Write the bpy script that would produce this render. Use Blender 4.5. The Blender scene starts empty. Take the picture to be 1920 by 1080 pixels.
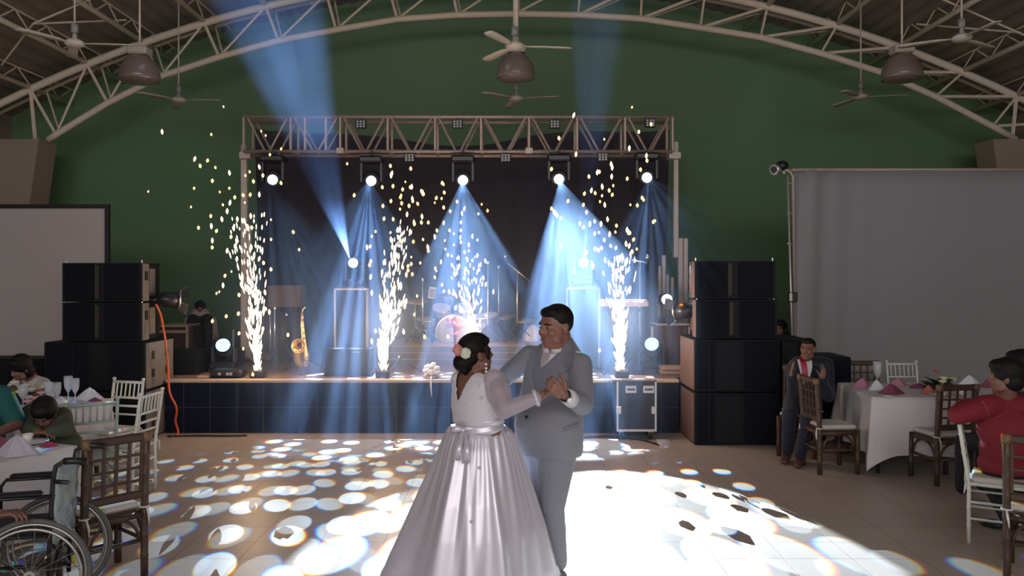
import bpy, bmesh, math, random
from mathutils import Vector, Matrix, Quaternion
from mathutils.bvhtree import BVHTree
C = bpy.context.scene.collection
R = math.radians
sc = bpy.context.scene

# ------------------------------------------------------------------ camera
FPX, EYE, HZ = 1500.0, 1.94, 516.0
cam = bpy.data.cameras.new('camera'); cam.sensor_width = 36; cam.lens = FPX/1920*36
cam.shift_y = -(540-HZ)/1920; cam.clip_end = 100
co = bpy.data.objects.new('camera', cam); C.objects.link(co)
co.location = (0, 0, EYE); co.rotation_euler = (R(90), 0, 0); sc.camera = co

def at(px, py, d):
    "world point seen at a pixel of the photograph, d metres in front of the camera"
    return Vector(((px-960)*d/FPX, d, EYE-(py-HZ)*d/FPX))
def X(px, d): return (px-960)*d/FPX
def Z(py, d): return EYE-(py-HZ)*d/FPX
def floor_at(px, py):
    d = EYE*FPX/(py-HZ); return Vector(((px-960)*d/FPX, d, 0))

# ------------------------------------------------------------------ world, exposure
sc.view_settings.view_transform = 'Standard'; sc.view_settings.look = 'None'
sc.view_settings.gamma = 1; sc.view_settings.exposure = 0.0
try: sc.view_settings.use_curve_mapping = False
except Exception: pass
cy = sc.cycles
cy.max_bounces = 6; cy.diffuse_bounces = 3; cy.glossy_bounces = 3; cy.transmission_bounces = 4
cy.volume_bounces = 0; cy.transparent_max_bounces = 12
cy.sample_clamp_indirect = 3.0; cy.caustics_reflective = False; cy.caustics_refractive = False
cy.use_adaptive_sampling = True; cy.adaptive_threshold = 0.02
w = bpy.data.worlds.new('world'); sc.world = w; w.use_nodes = True
bg = w.node_tree.nodes['Background']; bg.inputs[0].default_value = (0.97, 0.94, 0.96, 1); bg.inputs[1].default_value = 0.68

def lamp(name, kind, loc, energy, col=(1,1,1), target=None, **kw):
    l = bpy.data.lights.new(name, kind); l.energy = energy; l.color = col
    for k, v in kw.items(): setattr(l, k, v)
    o = bpy.data.objects.new(name, l); C.objects.link(o); o.location = loc
    if target is not None:
        o.rotation_euler = (Vector(target)-Vector(loc)).to_track_quat('-Z', 'Y').to_euler()
    return o

def gobo(o, scale=9.0, r=0.36, soft=0.05, rnd=0.35, disp=0.02, gain=1.0, seed=0.0, base=0.0, rays=0.0):
    """A moving head's gobo wheel: round holes in a plate, with a little dispersion between the colours (as its prism gives)."""
    l = o.data; l.use_nodes = True; nt = l.node_tree; N = nt.nodes; L = nt.links
    em = N.get('Emission') or N.new('ShaderNodeEmission')
    tc = N.new('ShaderNodeTexCoord'); sp = N.new('ShaderNodeSeparateXYZ'); L.new(tc.outputs['Normal'], sp.inputs[0])
    def m(op, a, b=None, c=None):
        n = N.new('ShaderNodeMath'); n.operation = op
        for i, v in enumerate((a, b, c)):
            if v is None: continue
            if isinstance(v, (int, float)): n.inputs[i].default_value = v
            else: L.new(v, n.inputs[i])
        return n.outputs[0]
    u = m('DIVIDE', sp.outputs[0], sp.outputs[2]); v = m('DIVIDE', sp.outputs[1], sp.outputs[2])
    comb = N.new('ShaderNodeCombineColor')
    for k in range(3):
        cx = N.new('ShaderNodeCombineXYZ'); s = scale*(1+disp*(k-1))
        L.new(m('MULTIPLY_ADD', u, s, seed*3.1), cx.inputs[0]); L.new(m('MULTIPLY_ADD', v, s, seed*1.7), cx.inputs[1])
        vo = N.new('ShaderNodeTexVoronoi'); vo.voronoi_dimensions = '2D'; vo.inputs['Scale'].default_value = 1.0
        vo.inputs['Randomness'].default_value = rnd
        L.new(cx.outputs[0], vo.inputs['Vector'])
        mr = N.new('ShaderNodeMapRange'); mr.interpolation_type = 'SMOOTHSTEP'
        mr.inputs['From Min'].default_value = r; mr.inputs['From Max'].default_value = r+soft
        mr.inputs['To Min'].default_value = gain; mr.inputs['To Max'].default_value = base
        L.new(vo.outputs['Distance'], mr.inputs['Value']); L.new(mr.outputs[0], comb.inputs[k])
    L.new(comb.outputs[0], em.inputs['Color']); em.inputs['Strength'].default_value = 1.0

# added fill lamp behind the viewer, lifting back wall, roof and arch
lamp('added_fill_light', 'AREA', (0, -8, 5.0), 560, (1.0, 0.95, 0.90), (0, 15, 5.2), shape='RECTANGLE', size=14, size_y=2)
COOL = (0.66, 0.83, 1.0)
BEAM = (0.46, 0.66, 1.0); BEAM2 = (0.6, 0.8, 1.0)
HEADS = [(511, 337), (696, 339), (868, 338), (1048, 336), (1213, 333)]
HD = 11.3                                     # the truss heads' distance
hp = [at(x, y, HD) for x, y in HEADS]
LENS_OFF = Vector((0, -0.16, -0.02))
# ------------------------------------------------------------------ stage lights (each sits in its fixture's lens)
GAIN = 1.0
def beam(loc, tgt, e, size=30, blend=0.15, col=COOL, name='moving_head_light', g=None):
    o = lamp(name, 'SPOT', loc, e*GAIN, col, tgt, spot_size=R(size), spot_blend=blend, shadow_soft_size=0.0, use_soft_falloff=False)
    if g: gobo(o, **g)
    return o
L5 = [p+LENS_OFF for p in hp]
# dotted fields on the dance floor
beam(L5[0], (-2.3, 6.3, 0), 1150, 44, g=dict(scale=15, r=0.27, seed=1.0, rnd=0.5, base=0.01))
beam(L5[1], (-1.4, 6.3, 0), 1600, 38, col=BEAM2, g=dict(scale=15, r=0.30, seed=2.0, rnd=0.5, base=0.01))
beam(L5[2], (-0.2, 5.6, 0), 6500, 24, g=dict(scale=14, r=0.42, seed=3.0, base=0.15))
beam(L5[3], (1.0, 6.0, 0), 11000, 27, g=dict(scale=13, r=0.46, seed=4.0, base=0.42))
beam(L5[4], (1.8, 5.6, 0), 2400, 38, g=dict(scale=14, r=0.24, seed=5.0, rnd=0.4))
# blue cones falling on the stage itself
beam(L5[1], at(662, 720, 9.9), 6500, 33, .3, col=BEAM, g=dict(scale=12, r=0.27, seed=9.0, rnd=.9, base=0.06))
beam(L5[2], at(868, 720, 9.9), 7500, 27, .25, col=BEAM, g=dict(scale=12, r=0.28, seed=10.0, rnd=.9, base=0.08))
beam(L5[3], at(1068, 720, 9.9), 6500, 32, .25, col=BEAM, g=dict(scale=11, r=0.28, seed=11.0, rnd=.9, base=0.1))
beam(L5[4], at(1165, 730, 9.7), 3600, 20, .3, col=BEAM, g=dict(scale=13, r=0.28, seed=12.0, rnd=.9, base=0.08))
# low heads shining up into the haze
UP = [at(662, 493, 11.0)+Vector((-.02, -.14, .06)), at(1094, 492, 11.0)+Vector((0, -.14, .06)), at(1252, 562, 10.95)+Vector((.02, -.14, .05))]
beam(UP[0], at(524, 60, 9.8), 15000, 25, .6, col=BEAM, g=dict(scale=9, r=0.48, soft=.15, seed=6.3, rnd=.8, base=0.45))
beam(UP[1], at(1122, 60, 10.2), 5000, 16, .6, col=BEAM, g=dict(scale=14, r=0.48, soft=.15, seed=7.0, rnd=.8, base=0.3))
beam(UP[2], at(1350, 370, 10.9), 900, 13, .4, col=BEAM, g=dict(scale=20, r=0.35, seed=8.0, rnd=.8, base=0.1))
# ------------------------------------------------------------------ materials
MATS = {}
def mat(name, col, rough=0.6, metal=0.0, var=0.0, vscale=6.0, bump=0.0, bscale=40.0, emit=None, estr=0.0, alpha=1.0,
        spec=0.5, sheen=0.0, coat=0.0, trans=0.0, stretch=None):
    if name in MATS: return MATS[name]
    m = bpy.data.materials.new(name); m.use_nodes = True; nt = m.node_tree; N = nt.nodes; L = nt.links
    b = N['Principled BSDF']
    b.inputs['Base Color'].default_value = (*col, 1); b.inputs['Roughness'].default_value = rough
    b.inputs['Metallic'].default_value = metal; b.inputs['Alpha'].default_value = alpha
    b.inputs['Specular IOR Level'].default_value = spec; b.inputs['Sheen Weight'].default_value = sheen
    b.inputs['Coat Weight'].default_value = coat; b.inputs['Transmission Weight'].default_value = trans
    if emit: b.inputs['Emission Color'].default_value = (*emit, 1); b.inputs['Emission Strength'].default_value = estr
    if var or bump:
        tc = N.new('ShaderNodeTexCoord'); mp = N.new('ShaderNodeMapping'); L.new(tc.outputs['Object'], mp.inputs[0])
        if stretch: mp.inputs['Scale'].default_value = stretch
    if var:
        n = N.new('ShaderNodeTexNoise'); n.inputs['Scale'].default_value = vscale; n.inputs['Detail'].default_value = 5
        L.new(mp.outputs[0], n.inputs['Vector'])
        mx = N.new('ShaderNodeMix'); mx.data_type = 'RGBA'
        mx.inputs['A'].default_value = (*[max(0, c*(1-var)) for c in col], 1)
        mx.inputs['B'].default_value = (*[min(1, c*(1+var)) for c in col], 1)
        L.new(n.outputs['Fac'], mx.inputs['Factor']); L.new(mx.outputs['Result'], b.inputs['Base Color'])
    if bump:
        n2 = N.new('ShaderNodeTexNoise'); n2.inputs['Scale'].default_value = bscale; n2.inputs['Detail'].default_value = 4
        L.new(mp.outputs[0], n2.inputs['Vector'])
        bp = N.new('ShaderNodeBump'); bp.inputs['Strength'].default_value = bump; bp.inputs['Distance'].default_value = 0.01
        L.new(n2.outputs['Fac'], bp.inputs['Height']); L.new(bp.outputs[0], b.inputs['Normal'])
    MATS[name] = m; return m
def nosample(m):
    try: m.cycles.emission_sampling = 'NONE'
    except Exception: pass
    return m

# ------------------------------------------------------------------ mesh builder
def frame_of(d):
    d = Vector(d).normalized(); a = Vector((0, 0, 1)) if abs(d.z) < 0.92 else Vector((0, 1, 0))
    x = a.cross(d).normalized(); y = d.cross(x).normalized(); return x, y, d
class MB:
    def __init__(s): s.v = []; s.f = []; s.sm = []
    def add(s, vs, fs, smooth=False):
        o = len(s.v); s.v += [Vector(p) for p in vs]; s.f += [[i+o for i in f] for f in fs]; s.sm += [smooth]*len(fs); return s
    def box(s, lo, hi, M=None, bevel=0.0):
        x0, y0, z0 = lo; x1, y1, z1 = hi
        if bevel > 0:
            b = min(bevel, abs(x1-x0)*.45, abs(y1-y0)*.45, abs(z1-z0)*.45)
            vs = []; idx = {}
            for i, (sx, x) in enumerate(((1, x0), (-1, x1))):
                for j, (sy, y) in enumerate(((1, y0), (-1, y1))):
                    for k, (sz, z) in enumerate(((1, z0), (-1, z1))):
                        idx[i, j, k] = (len(vs), len(vs)+1, len(vs)+2)
                        vs += [(x, y+sy*b, z+sz*b), (x+sx*b, y, z+sz*b), (x+sx*b, y+sy*b, z)]
            fs = []
            q = ((0, 0), (1, 0), (1, 1), (0, 1))
            for i in (0, 1):
                for ax in range(3):
                    f = []
                    for (a, c) in q:
                        key = [0, 0, 0]; key[ax] = i; o = [t for t in range(3) if t != ax]; key[o[0]] = a; key[o[1]] = c
                        f.append(idx[tuple(key)][ax])
                    fs.append(f)
            for ax in range(3):                      # edges along ax
                o = [t for t in range(3) if t != ax]
                for a in (0, 1):
                    for c in (0, 1):
                        k0 = [0, 0, 0]; k1 = [0, 0, 0]; k1[ax] = 1
                        k0[o[0]] = k1[o[0]] = a; k0[o[1]] = k1[o[1]] = c
                        fs.append([idx[tuple(k0)][o[0]], idx[tuple(k0)][o[1]], idx[tuple(k1)][o[1]], idx[tuple(k1)][o[0]]])
            for k in idx: fs.append(list(idx[k]))
            vs = [Vector(p) for p in vs]
            c0 = Vector(((x0+x1)/2, (y0+y1)/2, (z0+z1)/2)); out = []
            for f in fs:
                n = (vs[f[1]]-vs[f[0]]).cross(vs[f[2]]-vs[f[0]]); cc = sum((vs[i] for i in f), Vector())/len(f)
                out.append(f if n.dot(cc-c0) > 0 else f[::-1])
            fs = out
        else:
            vs = [Vector(p) for p in ((x0,y0,z0),(x1,y0,z0),(x1,y1,z0),(x0,y1,z0),(x0,y0,z1),(x1,y0,z1),(x1,y1,z1),(x0,y1,z1))]
            fs = [[0,3,2,1],[4,5,6,7],[0,1,5,4],[1,2,6,5],[2,3,7,6],[3,0,4,7]]
        if M is not None: vs = [M @ p for p in vs]
        return s.add(vs, fs)
    def cbox(s, c, size, rz=0.0, bevel=0.0, M=None):
        hx, hy, hz = size[0]/2, size[1]/2, size[2]/2
        T = Matrix.Translation(Vector(c)) @ Matrix.Rotation(rz, 4, 'Z')
        if M is not None: T = M @ T
        return s.box((-hx,-hy,-hz), (hx,hy,hz), T, bevel)
    def cyl(s, p0, p1, r0, r1=None, n=12, cap=True):
        p0, p1 = Vector(p0), Vector(p1); r1 = r0 if r1 is None else r1
        x, y, d = frame_of(p1-p0); vs = []
        for p, r in ((p0, r0), (p1, r1)):
            for i in range(n):
                a = 2*math.pi*i/n; vs.append(p+x*(r*math.cos(a))+y*(r*math.sin(a)))
        fs = [[i, (i+1)%n, n+(i+1)%n, n+i] for i in range(n)]
        s.add(vs, fs, n > 6)
        if cap:
            o = len(s.v)-2*n
            s.f += [[o+i for i in range(n)][::-1], [o+n+i for i in range(n)]]; s.sm += [False, False]
        return s
    def tube(s, pts, r, n=8, closed=False, cap=True):
        pts = [Vector(p) for p in pts]; m = len(pts)
        rs = r if isinstance(r, (list, tuple)) else [r]*m
        T = []
        for i in range(m):
            if closed: t = pts[(i+1)%m]-pts[i-1]
            else: t = pts[min(i+1, m-1)]-pts[max(i-1, 0)]
            T.append(t.normalized() if t.length > 1e-9 else Vector((0,0,1)))
        x, y, _ = frame_of(T[0]); vs = []
        for i in range(m):
            if i:
                q = T[i-1].rotation_difference(T[i]); x = q @ x; y = q @ y
            for k in range(n):
                a = 2*math.pi*k/n; vs.append(pts[i]+x*(rs[i]*math.cos(a))+y*(rs[i]*math.sin(a)))
        fs = []
        for i in range(m if closed else m-1):
            j = (i+1)%m
            for k in range(n): fs.append([i*n+k, i*n+(k+1)%n, j*n+(k+1)%n, j*n+k])
        o = len(s.v); s.add(vs, fs, True)
        if cap and not closed:
            s.f += [[o+k for k in range(n)][::-1], [o+(m-1)*n+k for k in range(n)]]; s.sm += [False, False]
        return s
    def ell(s, c, r, M=None, nu=16, nv=10):
        "ellipsoid; r a number or 3 radii; M an optional 3x3 of its axes"
        c = Vector(c); r = (r, r, r) if isinstance(r, (int, float)) else r; vs = []
        def P(x, y, z):
            p = Vector((x*r[0], y*r[1], z*r[2])); return c+(M @ p if M is not None else p)
        vs.append(P(0, 0, -1))
        for j in range(1, nv):
            t = math.pi*j/nv
            for i in range(nu):
                a = 2*math.pi*i/nu; vs.append(P(math.sin(t)*math.cos(a), math.sin(t)*math.sin(a), -math.cos(t)))
        vs.append(P(0, 0, 1)); fs = []
        for i in range(nu): fs.append([0, 1+(i+1)%nu, 1+i])
        for j in range(nv-2):
            for i in range(nu):
                a = 1+j*nu+i; b = 1+j*nu+(i+1)%nu; fs.append([a, b, b+nu, a+nu])
        l = len(vs)-1
        for i in range(nu): fs.append([l, 1+(nv-2)*nu+i, 1+(nv-2)*nu+(i+1)%nu])
        return s.add(vs, fs, True)
    def cap(s, p0, p1, r0, r1=None, n=14):
        "tapered capsule"
        p0, p1 = Vector(p0), Vector(p1); r1 = r0 if r1 is None else r1
        x, y, d = frame_of(p1-p0); pts = []; rs = []
        K = 4
        for k in range(K+1):
            a = math.pi/2*(1-k/K); pts.append(p0-d*(r0*math.sin(a))); rs.append(max(r0*math.cos(a), 1e-4))
        for k in range(K+1):
            a = math.pi/2*(k/K); pts.append(p1+d*(r1*math.sin(a))); rs.append(max(r1*math.cos(a), 1e-4))
        vs = []
        for p, r in zip(pts, rs):
            for i in range(n):
                a = 2*math.pi*i/n; vs.append(p+x*(r*math.cos(a))+y*(r*math.sin(a)))
        fs = []
        for j in range(len(pts)-1):
            for i in range(n): fs.append([j*n+i, j*n+(i+1)%n, (j+1)*n+(i+1)%n, (j+1)*n+i])
        o = len(s.v); s.add(vs, fs, True); m = len(pts)
        s.f += [[o+k for k in range(n)][::-1], [o+(m-1)*n+k for k in range(n)]]; s.sm += [True, True]
        return s
    def limb(s, pts, rs, n=14):
        for i in range(len(pts)-1): s.cap(pts[i], pts[i+1], rs[i], rs[i+1], n)
        return s
    def loft(s, rings, cap=True, closed=True):
        n = len(rings[0]); vs = [p for r in rings for p in r]; fs = []
        for j in range(len(rings)-1):
            for i in range(n if closed else n-1): fs.append([j*n+i, j*n+(i+1)%n, (j+1)*n+(i+1)%n, (j+1)*n+i])
        o = len(s.v); s.add(vs, fs, True)
        if cap:
            s.f += [[o+k for k in range(n)][::-1], [o+(len(rings)-1)*n+k for k in range(n)]]; s.sm += [False, False]
        return s
    def lathe(s, prof, c=(0,0,0), n=24, M=None):
        "profile of (r, z) turned about z at c"
        rings = []
        for r, z in prof:
            ring = []
            for i in range(n):
                a = 2*math.pi*i/n; p = Vector((r*math.cos(a), r*math.sin(a), z))
                if M is not None: p = M @ p
                ring.append(Vector(c)+p)
            rings.append(ring)
        return s.loft(rings, cap=False)
    def prism(s, poly, axis, a, b):
        "polygon (2-D, counter-clockwise) extruded along axis 0/1/2 from a to b"
        def P(u, v, t):
            return Vector({0: (t, u, v), 1: (u, t, v), 2: (u, v, t)}[axis])
        n = len(poly); vs = [P(u, v, a) for u, v in poly]+[P(u, v, b) for u, v in poly]
        fs = [[i, (i+1)%n, n+(i+1)%n, n+i] for i in range(n)]+[list(range(n))[::-1], list(range(n, 2*n))]
        return s.add(vs, fs)
    def xf(s, M):
        s.v = [M @ p for p in s.v]; return s
    def build(s, name, m, parent=None, world=False, fix=True):
        "link as ONE mesh object; world=True: the vertices are world coordinates, shifted into the (unrotated) parent's frame"
        me = bpy.data.meshes.new(name)
        off = Vector(parent.location) if (world and parent is not None) else Vector()
        q = parent
        while world and q is not None and q.parent is not None:
            q = q.parent; off = off+Vector(q.location)
        me.from_pydata([tuple(p-off) for p in s.v], [], s.f)
        me.polygons.foreach_set('use_smooth', s.sm)
        if fix:
            bm = bmesh.new(); bm.from_mesh(me); bmesh.ops.recalc_face_normals(bm, faces=bm.faces); bm.to_mesh(me); bm.free()
        if isinstance(m, str): m = MATS[m]
        me.materials.append(m); me.update()
        o = bpy.data.objects.new(name, me); C.objects.link(o)
        if parent is not None: o.parent = parent
        return o
def tag(o, label=None, cat=None, group=None, kind=None):
    if label: o['label'] = label
    if cat: o['category'] = cat
    if group: o['group'] = group
    if kind: o['kind'] = kind
    return o
def thing(name, label, cat, loc=(0,0,0), rz=0.0, group=None, scale=1.0):
    o = bpy.data.objects.new(name, None); C.objects.link(o); o.empty_display_size = 0.1
    o.location = loc; o.rotation_euler = (0, 0, rz); o.scale = (scale,)*3
    return tag(o, label, cat, group)
def dup(root, loc, rz=None, label=None, group=None):
    r = root.copy(); C.objects.link(r); r.location = loc
    if rz is not None: r.rotation_euler = (0, 0, rz)
    if label: r['label'] = label
    if group: r['group'] = group
    for ch in root.children:
        c = ch.copy(); C.objects.link(c); c.parent = r
        for g in ch.children:
            k = g.copy(); C.objects.link(k); k.parent = c
    return r
def remesh(o, voxel=0.01, smooth=4, factor=0.5):
    "fuse the closed shells of one mesh into one continuous surface"
    mt = list(o.data.materials)
    a = o.modifiers.new('r', 'REMESH'); a.mode = 'VOXEL'; a.voxel_size = voxel; a.use_smooth_shade = True
    if smooth:
        b = o.modifiers.new('s', 'SMOOTH'); b.factor = factor; b.iterations = smooth
    bpy.context.view_layer.update()
    dg = bpy.context.evaluated_depsgraph_get()
    me = bpy.data.meshes.new_from_object(o.evaluated_get(dg)); o.modifiers.clear()
    old = o.data; o.data = me; me.name = old.name; bpy.data.meshes.remove(old)
    me.materials.clear()
    for x in mt: me.materials.append(x)
    for p in me.polygons: p.use_smooth = True
    return o
def join_into(dst, *srcs):
    bm = bmesh.new(); bm.from_mesh(dst.data)
    for s_ in srcs:
        bm.from_mesh(s_.data)
    bm.to_mesh(dst.data); bm.free()
    for s_ in srcs: bpy.data.objects.remove(s_)
    for p in dst.data.polygons: p.use_smooth = True
    return dst
# ------------------------------------------------------------------ setting
def floor_mat():
    m = bpy.data.materials.new('floor_tiles'); m.use_nodes = True; nt = m.node_tree; N = nt.nodes; L = nt.links; b = N['Principled BSDF']
    tc = N.new('ShaderNodeTexCoord'); mp = N.new('ShaderNodeMapping'); L.new(tc.outputs['Object'], mp.inputs[0])
    br = N.new('ShaderNodeTexBrick'); br.offset = 0.0; br.inputs['Scale'].default_value = 1.0
    br.inputs['Brick Width'].default_value = 0.466; br.inputs['Row Height'].default_value = 0.342
    br.inputs['Mortar Size'].default_value = 0.0045; br.inputs['Mortar Smooth'].default_value = 0.3; br.inputs['Bias'].default_value = 0.0
    br.inputs['Color1'].default_value = (0.46, 0.40, 0.35, 1); br.inputs['Color2'].default_value = (0.43, 0.37, 0.325, 1)
    br.inputs['Mortar'].default_value = (0.27, 0.22, 0.19, 1)
    L.new(mp.outputs[0], br.inputs['Vector'])
    n = N.new('ShaderNodeTexNoise'); n.inputs['Scale'].default_value = 0.9; n.inputs['Detail'].default_value = 6; L.new(mp.outputs[0], n.inputs['Vector'])
    mx = N.new('ShaderNodeMix'); mx.data_type = 'RGBA'; mx.blend_type = 'MULTIPLY'; mx.inputs['Factor'].default_value = 0.5
    L.new(br.outputs['Color'], mx.inputs['A'])
    mr = N.new('ShaderNodeMapRange'); mr.inputs['To Min'].default_value = 0.7; mr.inputs['To Max'].default_value = 1.2; L.new(n.outputs['Fac'], mr.inputs['Value'])
    L.new(mr.outputs[0], mx.inputs['B']); L.new(mx.outputs['Result'], b.inputs['Base Color'])
    rr = N.new('ShaderNodeMapRange'); rr.inputs['To Min'].default_value = 0.3; rr.inputs['To Max'].default_value = 0.5; L.new(n.outputs['Fac'], rr.inputs['Value'])
    L.new(rr.outputs[0], b.inputs['Roughness'])
    bp = N.new('ShaderNodeBump'); bp.inputs['Strength'].default_value = 0.4; bp.inputs['Distance'].default_value = 0.004; bp.invert = True
    L.new(br.outputs['Fac'], bp.inputs['Height']); L.new(bp.outputs[0], b.inputs['Normal'])
    return m
def struct(o): o['kind'] = 'structure'; return o
struct(MB().box((-9.9, -3, -0.12), (9.9, 15.9, 0)).build('floor', floor_mat()))
GREEN = mat('green_paint', (0.145, 0.26, 0.138), 0.75, var=0.10, vscale=0.6, bump=0.05, bscale=30)
BEIGE = mat('beige_plaster', (0.34, 0.28, 0.235), 0.8, var=0.08, vscale=1.5)
ROOF = mat('roof_sheet', (0.25, 0.20, 0.17), 0.6, var=0.12, vscale=2)
STEEL = mat('cream_steel', (0.80, 0.70, 0.58), 0.5, var=0.12, vscale=8)
def zroof(x): return 7.5-0.02606*x*x
# back wall with its curved top
WB = 15.6
xs = [-9.9+19.8*i/40 for i in range(41)]
poly = [(-9.9, 0), (9.9, 0)]+[(x, zroof(x)+0.05) for x in reversed(xs)]
struct(MB().prism(poly, 1, WB, WB+0.2).build('wall_back', GREEN))
struct(MB().box((-9.95, -3, 0), (-9.75, WB, zroof(9.75)+0.04)).build('wall_left', BEIGE))
struct(MB().box((9.75, -3, 0), (9.95, WB, zroof(9.75)+0.04)).build('wall_right', BEIGE))
# corrugated roof sheet: curved across, ribs along
mb = MB(); n = 320; r0 = []; r1 = []
vs = []; fs = []
for i in range(n+1):
    x = -9.98+19.96*i/n; z = zroof(x)+0.012*(1 if (i % 4) < 2 else -1)
    vs += [(x, -3, z), (x, WB+0.2, z), (x, -3, z+0.06), (x, WB+0.2, z+0.06)]
for i in range(n):
    a = 4*i; b = a+4
    fs += [[a, a+1, b+1, b], [a+2, b+2, b+3, a+3]]
struct(mb.add(vs, fs).build('ceiling', ROOF, fix=False))
# plastered piers under the arch ends
DA = 14.2; CX = 967
for sgn, nm in ((-1, 'wall_pier_left'), (1, 'wall_pier_right')):
    m_ = MB(); xi = abs(X(90, DA)-X(CX, DA)); c = X(CX, DA)
    pts = [(c+sgn*xi, 4.31), (c+sgn*(xi+0.17), 3.1), (c+sgn*(xi+0.2), 0), (sgn*9.75, 0), (sgn*9.75, 4.31)]
    if sgn > 0: pass
    else: pts = pts[::-1]
    struct(m_.prism(pts, 1, DA-0.28, DA+0.28).build(nm, BEIGE))
# ------------------------------------------------------------------ roof steelwork
LOW = [(-20, 300), (40, 283), (90, 262), (105, 252), (202, 193), (302, 143), (411, 107), (522, 76), (630, 56), (745, 36), (858, 28), (966, 26),
       (1084, 28), (1201, 35), (1313, 52), (1426, 70), (1539, 100), (1650, 135), (1754, 181), (1861, 237), (1905, 262), (1960, 300)]
UPJ = [-57, 57, 163, 267, 383, 498, 612, 727, 843, 967, 1090, 1205, 1322, 1439, 1569, 1687, 1806, 1906, 2000]
def up_y(px): return -44+(px-967)**2/3920.0
def P3(px, py, dd=0.0): return at(px, py, DA)+Vector((0, dd, 0))
arch = thing('roof_truss', 'cream steel arched roof truss spanning the whole hall in front of the green wall', 'roof truss', (X(967, DA), DA, 0))
mb = MB(); pts = [P3(px, py) for px, py in LOW[2:-1]]; mb.tube(pts, 0.058, n=10); mb.build('lower_chord', STEEL, arch, True)
mb = MB(); mb.tube([P3(px, up_y(px)) for px in range(-60, 2001, 60)], 0.066, n=10); mb.build('upper_chord', STEEL, arch, True)
mb = MB(); mb.tube([P3(px, up_y(px)-6, 0.42) for px in range(-60, 2001, 60)], 0.035, n=8); mb.build('rear_chord', STEEL, arch, True)
lj = [p for p in LOW if p[0] in (105, 202, 302, 411, 522, 630, 745, 858, 966, 1084, 1201, 1313, 1426, 1539, 1650, 1754, 1861)]
def bar(parent, a, b, r, name='web_bar', m=STEEL, n=6):
    return MB().cyl(a, b, r, n=n).build(name, m, parent, True)
def upj(px): return P3(px, up_y(px))
for i, p in enumerate(lj):
    u0 = upj(UPJ[i+1]); u1 = upj(UPJ[i+2]); l = P3(*p)
    c = 1 if p[0] < 967 else -1
    bar(arch, u0 if c > 0 else u1, l+Vector((0.0, 0, 0)), 0.028)
    bar(arch, (u0 if c > 0 else u1)+Vector((0.05, 0.42, 0.04)), l+Vector((0.07, 0.02, 0)), 0.019)
    bar(arch, u1 if c > 0 else u0, l, 0.022)
bar(arch, upj(57), P3(66, 262), 0.034); bar(arch, upj(1906), P3(1898, 262), 0.034)

# joists running from truss to truss, laced with thin bars
def joist(px, y0, label, r=0.045, d0=8.0, h=0.27):
    u = upj(px); x = u.x; z = u.z+0.03
    t = thing('roof_joist', label, 'roof joist', (x, y0, z), group='roof joists running front to back')
    MB().cyl((x, y0, z), (x, WB, z), r, n=8).build('bottom_bar', STEEL, t, True)
    MB().cyl((x, y0, z+h), (x, WB, z+h), 0.018, n=6).build('top_bar', STEEL, t, True)
    k = 0; y = y0
    while y < WB-0.2:
        y2 = min(y+0.42, WB)
        bar(t, (x, y, z if k % 2 == 0 else z+h), (x, y2, z+h if k % 2 == 0 else z), 0.013, 'lacing_bar'); y = y2; k += 1
    return t
JL = {57: 'slim roof joist above the left pier, lowest on the left slope', 163: 'cream roof joist second up from the left pier',
      267: 'roof joist on the left slope passing just above the left dome lamp', 383: 'roof joist carrying the two left ceiling fans',
      498: 'roof joist on the left slope nearest the crown of the arch in view',
      1439: 'roof joist on the right slope nearest the crown of the arch in view', 1569: 'roof joist carrying the two right ceiling fans',
      1687: 'roof joist on the right slope passing just above the right dome lamp', 1806: 'cream roof joist second up from the right pier',
      1906: 'slim roof joist above the right pier, lowest on the right slope', 967: 'roof joist along the crown holding the middle fans'}
for px, l in JL.items(): joist(px, 9.2, l)
# thin wind braces between joists, upper corners
def brace(a, b, label):
    o = MB().cyl(a, b, 0.016, n=6).build('wind_brace', STEEL); tag(o, label, 'roof brace', 'thin braces between the roof joists'); return o
def jz(px): return upj(px).z+0.22
for s_, e_, ya, yb, l in ((163, 383, 12.6, 12.35, 'thin brace rod crossing the left slope above the nearer fan'),
                          (57, 163, 13.4, 12.6, 'thin brace rod at the far left edge of the roof'),
                          (163, 267, 12.6, 13.6, 'thin slanting brace rod behind the left ceiling fan'),
                          (1569, 1906, 12.35, 12.6, 'thin brace rod crossing the right slope above the nearer fan'),
                          (1687, 1806, 13.6, 12.6, 'thin slanting brace rod behind the right ceiling fan')):
    brace((upj(s_).x, ya, jz(s_)), (upj(e_).x, yb, jz(e_)), l)

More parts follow.
